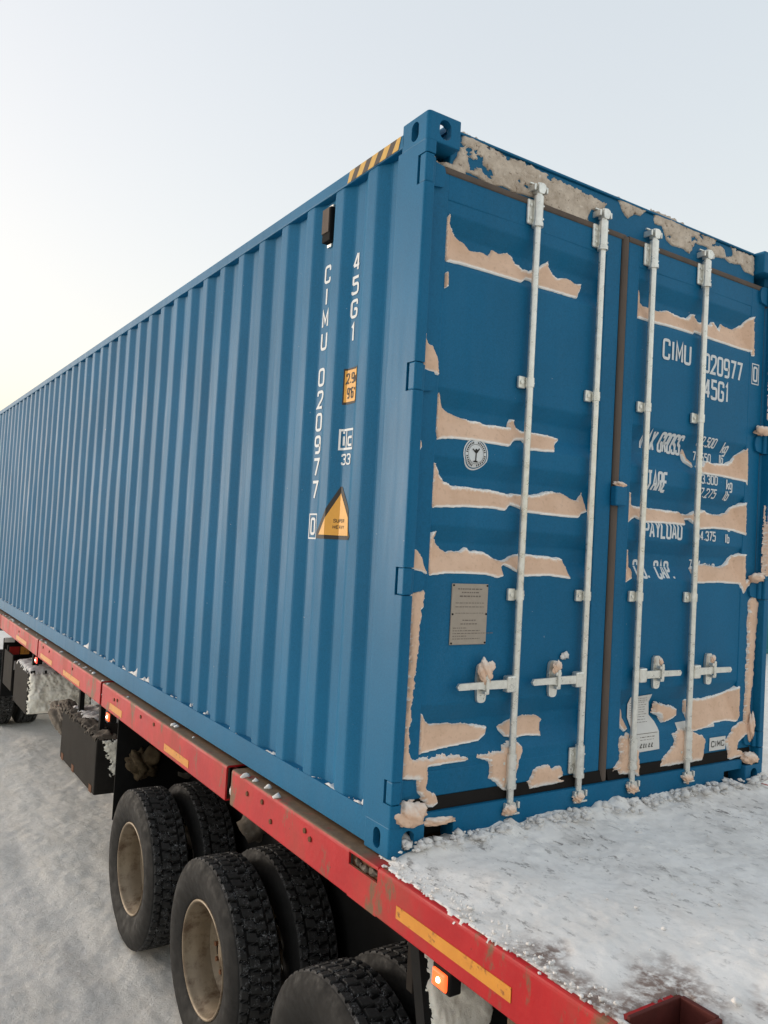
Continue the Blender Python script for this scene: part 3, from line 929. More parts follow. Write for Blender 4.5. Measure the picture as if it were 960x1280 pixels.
door_text('CIMC', 2.036, 2.148, 0.226, 0.258, cl, 0, M['black_print'], 0.0042)
for p in ([(1.755, .372), (2.00, .380), (2.06, .372), (2.06, .332), (1.755, .326)],):
    lay('torn_sticker', poly2(p), 'door', M['paper'], dR, 0.003, 'torn white remains of a sticker')

# ------------------------------------------------------------------ snow caked on the doors
SNOW = {
    'L1': [(0.168,2.54),(0.184,2.503),(0.224,2.472),(0.271,2.454),(0.301,2.433),(0.344,2.433),(0.369,2.442),(0.406,2.431),(0.426,2.467),(0.476,2.46),(0.513,2.472),(0.541,2.455),(0.554,2.432),(0.586,2.416),(0.629,2.418),(0.672,2.437),(0.703,2.455),(0.721,2.475),(0.746,2.49),(0.76,2.469),(0.782,2.438),(0.804,2.422),(0.879,2.446),(0.923,2.431),(0.967,2.434),(0.963,2.418),(0.915,2.352),(0.8,2.352),(0.674,2.351),(0.632,2.374),(0.605,2.374),(0.572,2.349),(0.498,2.35),(0.372,2.352),(0.243,2.35),(0.164,2.344),(0.162,2.464),(0.162,2.525)],
    'L2': [(0.168,1.818),(0.177,1.789),(0.22,1.747),(0.27,1.729),(0.327,1.722),(0.384,1.721),(0.443,1.712),(0.502,1.719),(0.562,1.718),(0.575,1.758),(0.598,1.758),(0.605,1.724),(0.625,1.712),(0.67,1.712),(0.774,1.711),(0.856,1.707),(0.857,1.696),(0.829,1.676),(0.817,1.639),(0.741,1.634),(0.661,1.632),(0.635,1.674),(0.609,1.671),(0.582,1.664),(0.545,1.633),(0.448,1.636),(0.332,1.637),(0.228,1.631),(0.161,1.62),(0.16,1.741)],
    'L3': [(0.153,1.526),(0.197,1.486),(0.226,1.457),(0.268,1.441),(0.373,1.442),(0.49,1.441),(0.566,1.43),(0.613,1.436),(0.669,1.435),(0.734,1.44),(0.791,1.459),(0.829,1.466),(0.907,1.461),(0.979,1.438),(1.009,1.437),(1.038,1.479),(1.052,1.388),(1.008,1.376),(0.984,1.357),(0.904,1.355),(0.787,1.358),(0.665,1.36),(0.618,1.381),(0.578,1.388),(0.541,1.359),(0.473,1.364),(0.335,1.36),(0.157,1.346)],
    'L4': [(0.166,1.246),(0.192,1.25),(0.197,1.231),(0.19,1.223),(0.216,1.192),(0.258,1.172),(0.334,1.175),(0.358,1.193),(0.376,1.179),(0.449,1.18),(0.524,1.149),(0.57,1.142),(0.607,1.16),(0.668,1.178),(0.78,1.175),(0.917,1.166),(0.952,1.079),(0.815,1.09),(0.665,1.083),(0.61,1.112),(0.567,1.132),(0.548,1.121),(0.547,1.082),(0.514,1.072),(0.455,1.085),(0.326,1.087),(0.244,1.085),(0.157,1.075),(0.157,1.221)],
    'L5': [(0.157,0.532),(0.193,0.496),(0.224,0.476),(0.269,0.475),(0.37,0.467),(0.467,0.457),(0.525,0.44),(0.511,0.413),(0.471,0.392),(0.407,0.388),(0.283,0.381),(0.164,0.369)],
    'L6': [(0.587,0.438),(0.627,0.456),(0.677,0.469),(0.749,0.478),(0.817,0.471),(0.849,0.452),(0.833,0.44),(0.823,0.385),(0.737,0.392),(0.673,0.387),(0.622,0.398)],
    'Lstrip': [(0.06,1.015),(0.131,1.014),(0.139,0.993),(0.126,0.945),(0.123,0.851),(0.11,0.663),(0.098,0.492),(0.099,0.384),(0.126,0.349),(0.161,0.353),(0.306,0.348),(0.402,0.334),(0.403,0.324),(0.287,0.321),(0.199,0.318),(0.197,0.233),(0.218,0.211),(0.255,0.194),(0.26,0.171),(0.229,0.156),(0.198,0.161),(0.184,0.184),(0.164,0.196),(0.096,0.183),(0.102,0.195),(0.171,0.202),(0.154,0.226),(0.151,0.273),(0.065,0.286),(0.065,0.356),(0.07,0.51),(0.071,0.727)],
    'Lfoot': [(0.427,0.334),(0.523,0.34),(0.582,0.345),(0.615,0.37),(0.65,0.379),(0.694,0.355),(0.7,0.334),(0.684,0.291),(0.637,0.167),(0.592,0.186),(0.557,0.215),(0.526,0.237),(0.518,0.307),(0.476,0.323)],
    'Lblob': [(0.742,0.192),(0.758,0.209),(0.773,0.247),(0.826,0.254),(0.862,0.263),(0.883,0.239),(0.937,0.245),(0.95,0.201),(0.923,0.191),(0.997,0.181),(0.932,0.172),(0.805,0.168),(0.748,0.168)],
    'Rfoot': [(1.277,0.183),(1.314,0.216),(1.335,0.237),(1.325,0.309),(1.334,0.342),(1.382,0.345),(1.399,0.295),(1.462,0.274),(1.471,0.131),(1.426,0.155),(1.328,0.166),(1.316,0.19)],
    'Rtri': [(1.353,0.469),(1.391,0.373),(1.365,0.36),(1.33,0.399)],
    'R1': [(1.33,2.488),(1.36,2.451),(1.395,2.425),(1.452,2.426),(1.521,2.421),(1.578,2.437),(1.662,2.423),(1.746,2.432),(1.781,2.463),(1.806,2.46),(1.821,2.428),(1.884,2.429),(1.935,2.435),(1.953,2.458),(1.98,2.439),(2.001,2.419),(2.038,2.459),(2.133,2.449),(2.199,2.482),(2.238,2.523),(2.272,2.538),(2.286,2.325),(2.265,2.321),(2.257,2.344),(2.153,2.342),(1.889,2.35),(1.8,2.365),(1.775,2.364),(1.764,2.35),(1.572,2.352),(1.445,2.346),(1.328,2.349)],
    'R2a': [(1.759,1.761),(1.781,1.713),(1.817,1.694),(1.818,1.669),(1.77,1.693),(1.747,1.733)],
    'R2': [(1.857,1.675),(1.907,1.691),(1.943,1.714),(2.008,1.705),(2.113,1.716),(2.165,1.737),(2.204,1.773),(2.263,1.817),(2.272,1.613),(2.254,1.632),(2.052,1.642),(1.885,1.642)],
    'R3': [(1.324,1.5),(1.354,1.459),(1.382,1.439),(1.415,1.441),(1.46,1.437),(1.631,1.434),(1.738,1.434),(1.763,1.42),(1.812,1.423),(1.873,1.443),(1.941,1.455),(2,1.439),(2.078,1.437),(2.143,1.453),(2.181,1.488),(2.268,1.522),(2.273,1.343),(2.163,1.362),(2.004,1.365),(1.878,1.354),(1.813,1.4),(1.765,1.397),(1.761,1.367),(1.719,1.368),(1.589,1.368),(1.442,1.363),(1.386,1.385),(1.349,1.372),(1.323,1.359)],
    'R4a': [(1.326,1.223),(1.35,1.184),(1.379,1.12),(1.364,1.091),(1.325,1.073)],
    'R4': [(1.854,1.148),(1.878,1.161),(1.966,1.175),(2.044,1.162),(2.122,1.164),(2.167,1.197),(2.198,1.231),(2.279,1.242),(2.285,1.095),(2.37,1.138),(2.389,1.098),(2.466,1.087),(2.304,1.067),(2.273,1.026),(2.238,1.078),(2.049,1.083),(1.884,1.076),(1.859,1.079)],
    'R5': [(1.845,0.475),(1.875,0.479),(2.011,0.477),(2.139,0.489),(2.27,0.532),(2.276,0.375),(2.249,0.343),(2.17,0.353),(2.062,0.351),(1.978,0.331),(1.886,0.32),(1.855,0.328)],
    'R5foot': [(1.619,0.17),(1.646,0.204),(1.701,0.242),(1.737,0.288),(1.725,0.32),(1.773,0.341),(1.855,0.326),(1.959,0.297),(1.982,0.267),(1.958,0.167),(1.825,0.167),(1.706,0.167)],
    'R5c': [(2.261,0.329),(2.374,0.352),(2.407,0.311),(2.419,0.267),(2.322,0.261),(2.267,0.235),(2.258,0.196),(2.374,0.165),(2.318,0.155),(2.195,0.147),(2.172,0.158),(2.18,0.197),(2.16,0.245),(2.197,0.288)],
    'Rstrip': [(2.32,0.994),(2.354,1.011),(2.427,0.985),(2.406,0.947),(2.392,0.77),(2.376,0.553),(2.363,0.407),(2.398,0.317),(2.339,0.318),(2.31,0.311),(2.322,0.474),(2.321,0.819)],
    'Rmid': [(1.609,0.477),(1.648,0.466),(1.757,0.442),(1.753,0.411),(1.721,0.395),(1.654,0.381),(1.641,0.419),(1.593,0.435)],
    'Lh2': [(0.061,2.081),(0.072,2.045),(0.083,1.996),(0.107,1.988),(0.143,1.929),(0.15,1.876),(0.106,1.878),(0.059,1.883),(0.058,1.953)],
    'Lh3': [(0.059,1.176),(0.086,1.175),(0.111,1.148),(0.139,1.082),(0.088,1.09),(0.055,1.097)],
    'Lx1': [(0.06,1.601),(0.081,1.607),(0.086,1.582),(0.072,1.562),(0.06,1.567)],
    'Lx2': [(0.057,1.321),(0.077,1.319),(0.078,1.297),(0.059,1.287)],
    'Lx3': [(0.161,2.293),(0.173,2.303),(0.175,2.244),(0.161,2.234)],
    'hdrL': [(0.084,2.751),(0.117,2.732),(0.174,2.746),(0.203,2.808),(0.211,2.881),(0.309,2.876),(0.489,2.864),(0.621,2.859),(0.778,2.848),(0.987,2.834),(1.084,2.831),(1.055,2.781),(0.979,2.783),(0.961,2.74),(0.969,2.698),(0.787,2.715),(0.688,2.724),(0.61,2.738),(0.498,2.727),(0.443,2.739),(0.382,2.714),(0.302,2.734),(0.242,2.737),(0.227,2.702),(0.21,2.71),(0.176,2.72),(0.134,2.721),(0.104,2.692),(0.083,2.708)],
    'hdrM': [(1.159,2.883),(1.262,2.873),(1.356,2.871),(1.323,2.838),(1.276,2.834),(1.232,2.802),(1.196,2.827)],
    'hdrR': [(1.427,2.891),(1.563,2.887),(1.824,2.873),(2.104,2.866),(2.267,2.861),(2.266,2.768),(2.183,2.771),(2.145,2.797),(2.052,2.784),(2.001,2.797),(1.919,2.786),(1.841,2.818),(1.748,2.815),(1.713,2.753),(1.66,2.764),(1.571,2.759),(1.52,2.778),(1.492,2.832),(1.431,2.828)],
}
def poly_sd(P, A, B):
    """signed distance (inside positive) of grid points to a polygon"""
    P = np.array(P, float)
    Q = np.roll(P, -1, 0)
    best = np.full(A.shape, 1e9); inside = np.zeros(A.shape, bool)
    for (x0, y0), (x1, y1) in zip(P, Q):
        dx, dy = x1 - x0, y1 - y0
        t = np.clip(((A - x0) * dx + (B - y0) * dy) / (dx * dx + dy * dy + 1e-12), 0, 1)
        best = np.minimum(best, np.hypot(A - x0 - t * dx, B - y0 - t * dy))
        if abs(y1 - y0) > 1e-9:
            c = ((y0 > B) != (y1 > B)) & (A < dx * (B - y0) / (y1 - y0) + x0)
            inside ^= c
    return np.where(inside, best, -best)
def snow_patch(name, poly, surf, place, mat, thick=0.012, step=0.004, rag=0.0035, curl=0.010, lump=0.003, seed=0, rimw=0.007, holes=0.0):
    """surf(a, b) = depth of the carrying surface; place(a, b, depth) -> xyz; depth grows into the surface"""
    P = np.array(poly, float)
    lo, hi = P.min(0) - 0.02, P.max(0) + 0.02
    a = np.arange(lo[0], hi[0], step); b = np.arange(lo[1], hi[1], step)
    A, B = np.meshgrid(a, b)
    sd = poly_sd(P, A, B)
    g0 = np.gradient(sd, step, axis=0)
    sd = sd + rag * (1 - 0.75 * np.clip(g0, 0, 1)) * fbm(A * 45, B * 45, 4, seed, 0.65)
    if holes: sd = np.minimum(sd, (holes - fbm(A * 11, B * 14, 5, seed + 3, 0.6)) * 0.03)
    gz = np.gradient(sd, step, axis=0)
    top = np.clip(-gz, 0, 1); bot = np.clip(gz, 0, 1)
    pos = np.maximum(sd, 0)
    t = 0.0025 + thick * (1 - np.exp(-pos / 0.008)) + lump * fbm(A * 16, B * 16, 4, seed + 5) * (1 - np.exp(-pos / 0.02))
    cm = np.clip(vnoise(A * 7, B * 2, seed + 9) * 2.2 + 0.5, 0, 1)
    t = t + curl * top * cm * np.exp(-pos / 0.010)
    t = t + 0.004 * bot * np.exp(-pos / 0.008)
    h = np.where(sd > 0, t, np.maximum(sd * 2.5, -0.02))
    S = surf(A, B)
    D = S - h
    XYZ = np.stack(place(A, B, D), -1).reshape(-1, 3)
    keep = sd > -0.010
    n, m = A.shape
    idx = np.arange(n * m).reshape(n, m)
    kq = keep[:-1, :-1] & keep[:-1, 1:] & keep[1:, 1:] & keep[1:, :-1]
    f = np.stack([idx[:-1, :-1], idx[:-1, 1:], idx[1:, 1:], idx[1:, :-1]], -1)[kq]
    used = np.unique(f); remap = np.full(n * m, -1); remap[used] = np.arange(len(used))
    me = mesh_from(name, XYZ[used], remap[f], True)
    rim = top * cm * (curl > 0.005) * np.exp(-pos / 0.012) * 0.9 + np.exp(-pos / rimw) * (0.25 + 0.45 * np.maximum(top, bot)) + bot * np.exp(-pos / (rimw * 2.6)) * 0.85
    at = me.attributes.new('rim', 'FLOAT', 'POINT')
    at.data.foreach_set('value', np.clip(rim.reshape(-1)[used], 0, 1).astype(np.float32))
    return obj(name, me, mat)
def door_fill(x, z):
    """snow lying in a rib fills the lower slope towards a plane leaning in from the crest"""
    s = door_y(x, z)
    for a, b, c, d in BANDS:
        pl = PY + (z - d) * (RY - PY) / 0.13
        s = np.where((z > d) & (z < a), np.minimum(s, 0.4 * s + 0.6 * np.clip(pl, PY, RY)), s)
    for a, b in PANELS:                    # against the door frame the drift stands flush with the frame
        e = np.minimum(x - a, b - x)
        s = np.where((e > -0.01) & (e < 0.05), np.minimum(s, PY + (RY - PY) * np.clip(e / 0.05, 0, 1)), s)
    return s
def smooth_door(x, z): return np.minimum(door_y(x, z), 0.062)
def flat_at(y): return lambda x, z: np.full(np.shape(x), y)
on_door = lambda a, b, d: (a, d, b)
DOORS = {
    'L1': ('ragged tan snow strip in the topmost rib of the left door', door_fill, 0.008, 0.012),
    'L2': ('tan snow strip just above the round emblem on the left door', door_fill, 0.008, 0.014),
    'L3': ('tan snow strip just below the round emblem, reaching the second locking bar', door_fill, 0.008, 0.014),
    'L4': ('tan snow strip just above the metal data plate on the left door', door_fill, 0.008, 0.014),
    'L5': ('smooth tan snow wedge low on the left door below the first handle', door_fill, 0.010, 0.008),
    'L6': ('small tan snow patch behind the first locking bar, below the second handle', door_fill, 0.010, 0.004),
    'Lstrip': ('long pale snow strip down the hinge edge of the left door to its bottom corner', flat_at(0.049), 0.014, 0.002),
    'Lfoot': ('tan snow drift beside the foot of the first locking bar from the left', flat_at(0.049), 0.014, 0.002),
    'Lblob': ('rough tan snow clod at the bottom edge between the first and second locking bars', flat_at(0.049), 0.016, 0.004),
    'Rfoot': ('tan snow crust round the foot of the third locking bar from the left', flat_at(0.049), 0.018, 0.002),
    'Rtri': ('small pointed snow flake left of the third locking bar beside the paper notice', door_fill, 0.008, 0.004),
    'R1': ('ragged tan snow strip above the large white code letters on the right door', door_fill, 0.008, 0.014),
    'R2a': ('thin curled snow sliver after the maximum gross weight lettering on the right door', door_fill, 0.007, 0.004),
    'R2': ('tan snow wedge right of the fourth locking bar covering the gross weight in pounds', door_fill, 0.008, 0.012),
    'R3': ('wide tan snow strip across the right door covering the top of the payload lettering', door_fill, 0.008, 0.010),
    'R4a': ('narrow tan snow lens left of the third locking bar beside the cubic capacity lettering', door_fill, 0.010, 0.006),
    'R4': ('tan snow wedge right of the fourth locking bar covering the cubic capacity figure', door_fill, 0.008, 0.012),
    'R5': ('broad tan snow patch low on the right door above the small maker label', door_fill, 0.008, 0.006),
    'R5foot': ('tan snow crust round the foot of the fourth locking bar', flat_at(0.050), 0.016, 0.002),
    'R5c': ('tan snow crust beside the maker label at the lower right door corner', flat_at(0.049), 0.014, 0.002),
    'Rstrip': ('long pale snow strip down the outer edge of the right door', flat_at(0.049), 0.014, 0.002),
    'Rmid': ('torn tan snow scrap beside the white paper notice', smooth_door, 0.008, 0.006),
    'Lh2': ('pointed snow cap on the second hinge from the top of the left door', flat_at(0.047), 0.014, 0.004),
    'Lh3': ('pointed snow cap on the third hinge from the top of the left door', flat_at(0.047), 0.014, 0.004),
    'Lx1': ('tiny snow fleck on the left door edge level with the round emblem', flat_at(0.049), 0.008, 0.0),
    'Lx2': ('tiny snow fleck on the left door edge above the third hinge', flat_at(0.049), 0.008, 0.0),
    'Lx3': ('thin white snow sliver below the topmost snow strip at the left door edge', flat_at(0.049), 0.006, 0.0),
    'hdrL': ('long tan snow crust on the door header above the first two locking bars', flat_at(0.060), 0.007, 0.002),
    'hdrM': ('short tan snow crust on the door header above the centre seal', flat_at(0.060), 0.007, 0.002),
    'hdrR': ('tan snow crust on the door header above the last two locking bars', flat_at(0.060), 0.007, 0.002),
}
for h_ in ('hdrL', 'hdrM', 'hdrR'):
    SNOW[h_] = [(x, 2.735 + (z - 2.735) * 1.08 if z > 2.735 else z) for x, z in SNOW[h_]]
SNOW['Rpost1'] = [(2.392, 1.125), (2.432, 1.135), (2.434, 1.30), (2.426, 1.50), (2.398, 1.515), (2.388, 1.36)]
SNOW['Rpost2'] = [(2.394, 1.99), (2.432, 1.97), (2.436, 2.20), (2.430, 2.46), (2.40, 2.50), (2.388, 2.25)]
DOORS['Rpost1'] = ('tall tan snow crust on the right post between its two middle hinges', flat_at(0.0), 0.012, 0.0)
DOORS['Rpost2'] = ('tall tan snow crust on the right post near its top', flat_at(0.0), 0.012, 0.0)
for k, (key, (lab, surf, th, cu)) in enumerate(DOORS.items()):
    rough = key in ('hdrL', 'hdrM', 'hdrR', 'Lstrip', 'Rstrip', 'Lblob', 'Rfoot', 'R5foot', 'R5c', 'Lfoot')
    small = key in ('Lx1', 'Lx2', 'Lx3', 'Rtri', 'R2a')
    o = snow_patch('snow_patch', SNOW[key], surf, on_door, M['snow_header' if key[:3] == 'hdr' else 'snow_tan'], th, 0.003 if small else 0.004, 0.006 if rough else (0.0012 if small else 0.0028), cu, 0.003 if rough else 0.0018, k * 11, 0.008 if rough else 0.004, 0.55 if key[:3] == 'hdr' else 0.0)
    tag(o, lab, 'snow patch', 'snow caked on the container doors')
def lump_mesh(name, r, seed, n=3, squash=(1, 1, 1), rough=0.25):
    bm = bmesh.new()
    bmesh.ops.create_icosphere(bm, subdivisions=n, radius=1.0)
    for v in bm.verts:
        d = v.co.normalized()
        k = max(0.25, 1 + rough * float(fbm(d.x * 2.3 + d.z * 1.1, d.y * 2.3 - d.z * 1.7, 5, seed, 0.6)))
        v.co = Vector((d.x * k * r * squash[0], d.y * k * r * squash[1], d.z * k * r * squash[2]))
    return bm
def lump(name, c, r, sq, seed, mat, label, cat, group=None, rough=0.25, n=3):
    bm = lump_mesh(name, r, seed, n, sq, rough)
    me = mesh_bm(name, bm, True)
    at = me.attributes.new('rim', 'FLOAT', 'POINT')
    z = np.array([v.co.z for v in me.vertices]); z = (z - z.min()) / (z.max() - z.min())
    at.data.foreach_set('value', (0.12 + 0.45 * np.clip((z - 0.3) / 0.6, 0, 1)).astype(np.float32))
    o = obj(name, me, mat, loc=c)
    return tag(o, label, cat, group)
SC = 'snow clumps on the door fittings'
lump('snow_clump', (1.226, 0.030, 1.528), 0.028, (1.3, 0.6, 0.5), 3, M['snow_tan'], 'small snow cap on the blue block at the centre seal', 'snow clump', SC, 0.5)
lump('snow_clump', (0.094, 0.014, 0.155), 0.075, (1.0, 0.55, 0.62), 5, M['snow_tan'], 'large snow clod on the lower left corner fitting', 'snow clump', SC, 0.3, 4)
lump('snow_clump', (0.235, 0.028, 0.110), 0.075, (1.3, 0.4, 0.22), 6, M['snow_tan'], 'flat tan snow ledge above the dark sill slot beside the left corner fitting', 'snow clump', SC, 0.3, 4)
lump('snow_clump', (0.098, 0.060, 0.035), 0.040, (0.7, 1.0, 0.9), 7, M['snow_clean'], 'snow plug inside the end hole of the lower left corner fitting', 'snow clump', SC)
lump('snow_clump', (2.345, 0.018, 0.150), 0.060, (1.0, 0.5, 0.45), 8, M['snow_tan'], 'snow clod on the lower right corner fitting', 'snow clump', SC, 0.35, 4)
lump('snow_clump', (2.356, 0.024, 0.32), 0.040, (0.5, 0.35, 1.7), 9, M['snow_tan'], 'upright snow clod above the lower right corner fitting', 'snow clump', SC, 0.35, 4)
lump('snow_clump', (2.352, 0.025, 1.115), 0.055, (1.0, 0.5, 0.45), 10, M['snow_tan'], 'snow cap on the third hinge of the right door', 'snow clump', SC, 0.4)
lump('snow_clump', (2.350, 0.026, 1.918), 0.055, (0.9, 0.5, 0.5), 11, M['snow_tan'], 'snow cap on the second hinge of the right door', 'snow clump', SC, 0.4)
lump('snow_clump', (0.103, 0.05, 2.800), 0.045, (1.2, 0.7, 0.35), 14, M['snow_clean'], 'snow sitting in the end hole of the upper left corner fitting', 'snow clump', SC, 0.3)
for i, (x, s, d) in enumerate(RODS):
    wh = ('first', 'second', 'third', 'fourth')[i]
    lump('snow_clump', (x - 0.010, 0.008, 0.106), 0.028, (1.2, 0.5, 0.7), 20 + i, M['snow_tan'], 'snow lump on the bottom cam of the %s locking bar from the left' % wh, 'snow clump', SC, 0.4, 4)
    lump('snow_clump', (x + s * 0.172, 0.014, 0.690), (0.036, 0.022, 0.014, 0.016)[i], (1.0, 0.5, 1.2), 30 + i, M['snow_tan'], 'snow blob on the handle catch of the %s locking bar from the left' % wh, 'snow clump', SC, 0.35, 4)
lump('snow_clump', (0.935, 0.046, 0.735), 0.018, (1.2, 0.4, 0.9), 41, M['snow_clean'], 'white snow spot above the second handle from the left', 'snow clump', SC, 0.5)

# loose snow along the ledge of the left bottom rail
def ledge_snow():
    ys = np.arange(0.22, 11.9, 0.007); xs = np.arange(0.006, 0.047, 0.005)
    X, Y = np.meshgrid(xs, ys)
    valley = np.clip((side_x(Y) - 0.020) / 0.012, 0, 1)
    n = fbm(Y * 9, X * 22, 5, 3, 0.6) + 0.55 * vnoise(Y * 1.3, Y * 0 + 1.5, 8)
    back = np.clip((X - 0.006) / 0.030, 0, 1)
    h = 0.036 * (n - 0.22) * (0.25 + 0.75 * back) * (0.15 + 0.85 * valley)
    h = np.where(h > 0, h + 0.002, np.maximum(h, -0.004) - 0.002) * np.clip((X - 0.004) / 0.006, 0, 1)
    Z = 0.1418 + h
    k, m = X.shape
    idx = np.arange(k * m).reshape(k, m)
    f = np.stack([idx[:-1, :-1], idx[:-1, 1:], idx[1:, 1:], idx[1:, :-1]], -1)
    up = Z > 0.1405
    kq = up[:-1, :-1] | up[:-1, 1:] | up[1:, 1:] | up[1:, :-1]
    f = f[kq]
    used = np.unique(f); remap = np.full(k * m, -1); remap[used] = np.arange(len(used))
    o = obj('ledge_snow', mesh_from('ledge_snow', np.stack([X, Y, Z], -1).reshape(-1, 3)[used], remap[f], True), M['snow_clean'])
    tag(o, 'loose snow lying in the valleys along the bottom rail', 'snow', kind='stuff')
ledge_snow()

# ------------------------------------------------------------------ the trailer
RX, RZ0, RZ1 = -0.060, -0.186, -0.006
TB = (W / 2, 2.5, GZ)
trl = thing('flatbed_trailer', 'red flatbed trailer with dual wheels carrying the blue container', 'trailer', TB)
def rail_outline(mir=False):
    o = [(RX, RZ0), (RX + 0.07, RZ0), (RX + 0.07, RZ0 + 0.008), (RX + 0.010, RZ0 + 0.008), (RX + 0.010, RZ1 - 0.010), (0.20, RZ1 - 0.010), (0.20, RZ1), (RX, RZ1)]
    o = rounded(o, [0.008, 0, 0, 0, 0, 0, 0, 0.016], 4)
    return [(mx(a, mir), b) for a, b in o]
SEG = [(9.0, 11.55), (6.500, 8.96), (3.955, 6.440), (1.425, 3.900), (0.186, 1.355), (-1.125, -0.020), (-2.30, -1.265)]
for mir in (False, True):
    for y0, y1 in SEG:
        bm = bmesh.new(); prism(bm, rail_outline(mir), 'y', y0, y1)
        obj('side_rail', bm, M['red'], trl)
# the pocket slot in the rail under the door corner: strips above and below it
for mir in (False, True):
    bm = bmesh.new()
    o = rounded([(RX, -0.018), (RX + 0.010, -0.018), (0.20, -0.018), (0.20, RZ1), (RX, RZ1)], [0, 0, 0, 0, 0.012], 4)
    prism(bm, [(mx(a, mir), b) for a, b in o], 'y', -0.020, 0.186)
    box(bm, *sorted((mx(RX, mir), mx(RX + 0.010, mir))), -0.020, 0.186, RZ0, -0.064)
    obj('side_rail', bm, M['red'], trl)
obj('stake_pocket', bx(RX + 0.022, RX + 0.08, -0.03, 0.19, -0.10, -0.020), M['rust'], trl)
bm = bmesh.new()
for c in ((0.13, -0.047), (0.085, -0.050), (0.035, -0.047)):
    b2 = lump_mesh('c', 0.022, int(c[0] * 100), 2, (0.6, 1, 0.6), 0.5)
    me = mesh_bm('t', b2); me.transform(Matrix.Translation((RX + 0.018, c[0], c[1]))); bm.from_mesh(me); bpy.data.meshes.remove(me)
obj('pocket_mud', bm, M['snow_mud'], trl)
# slot backs between rail segments
for y in (8.98, 6.47, 3.928, 1.39):
    obj('slot_plate', bx(RX + 0.045, RX + 0.055, y - 0.06, y + 0.06, RZ0 + 0.02, RZ1 - 0.012), M['red_dark'], trl)
# deck sheet and its rear pocket with a raised rim
bm = bmesh.new()
box(bm, 0.196, W - 0.196, -1.125, 11.5, -0.030, -0.014)
box(bm, 0.196, W - 0.196, -2.30, -1.265, -0.030, -0.014)
box(bm, 0.42, W - 0.42, -1.265, -1.125, -0.030, -0.014)
obj('deck', bm, M['rust'], trl)
bm = bmesh.new()
x0, x1, y0, y1 = -0.010, 0.205, -1.262, -1.128
box(bm, x0, x1, y1 - 0.012, y1, -0.16, 0.006, 0.003)
box(bm, x0, x1, y0, y0 + 0.012, -0.16, 0.006, 0.003)
box(bm, x1 - 0.012, x1 + 0.004, y0 + 0.0125, y1 - 0.0125, -0.16, 0.008, 0.003)
box(bm, x0 + 0.004, x1 - 0.014, y0 + 0.0125, y1 - 0.0125, -0.165, -0.155)
obj('lock_pocket', bm, M['red_dark'], trl)
# frame below
for x in (0.72, 1.62):
    bm = bx(x, x + 0.02, -2.2, 11.4, -0.62, -0.03); box(bm, x - 0.05, x + 0.07, -2.2, 11.4, -0.645, -0.62); 
    obj('chassis_beam', bm, M['chassis'], trl)
for y in np.arange(-1.9, 11.4, 0.85):
    obj('cross_member', bx(0.02, W - 0.02, y, y + 0.06, -0.17, -0.032), M['chassis'], trl)
AX = [3.100, 1.737, 0.380]
AZ = -1.145
for y in AX:
    bm = bmesh.new()
    cyl(bm, (0.30, y, AZ), (W - 0.30, y, AZ), 0.062, 20)
    box(bm, 0.68, 0.80, y - 0.62, y + 0.62, AZ + 0.10, AZ + 0.16, 0.01)
    box(bm, 1.64, 1.76, y - 0.62, y + 0.62, AZ + 0.10, AZ + 0.16, 0.01)
    cyl(bm, (0.62, y - 0.16, AZ + 0.24), (0.62, y - 0.16, AZ + 0.46), 0.085, 16)
    box(bm, 0.66, 0.84, y - 0.70, y - 0.60, AZ + 0.06, -0.60, 0.01)
    obj('axle', bm, M['chassis'], trl)
for y in (2.42, 3.82):
    lb = lump_mesh('brake_chamber', 0.12, int(y * 10), 3, (1.2, 1, 1), 0.25)
    me = mesh_bm('brake_chamber', lb, True); me.transform(Matrix.Translation((0.66, y, -0.70)))
    obj('brake_chamber', me, M['snow_mud'], trl)

def m_tyre():
    t = NT('tyre_rubber')
    c = t.mix(t.noise(9, 6, 0.6), (0.007, 0.007, 0.007), (0.017, 0.0165, 0.016))
    g = t.attr('groove')
    sp = t.ramp(t.noise(22, 6, 0.75), 0.49, 0.60)
    fine = t.ramp(t.noise(110, 4, 0.7), 0.50, 0.60)
    c = t.mix(t.math('MULTIPLY', t.math('MULTIPLY', t.ramp(g, 0.1, 0.2), t.ramp(g, 0.6, 0.4)), t.ramp(t.noise(8, 6, 0.7), 0.3, 0.7, 0.3, 0.9)), c, (0.050, 0.049, 0.048))
    c = t.mix(t.math('MULTIPLY', t.math('MULTIPLY', sp, fine), t.math('ADD', t.math('MULTIPLY', g, 0.8), 0.0)), c, (0.62, 0.63, 0.65))
    c = t.mix(t.ramp(t.noise(5, 6, 0.65), 0.52, 0.8, 0, 0.22), c, (0.06, 0.055, 0.05))
    t.set(c, t.ramp(t.noise(20, 4), 0.3, 0.7, 0.6, 0.9), spec=0.22)
    t.bump(t.noise(70, 5, 0.6), 0.2, 0.004)
    return t.m
M['tyre'] = m_tyre()
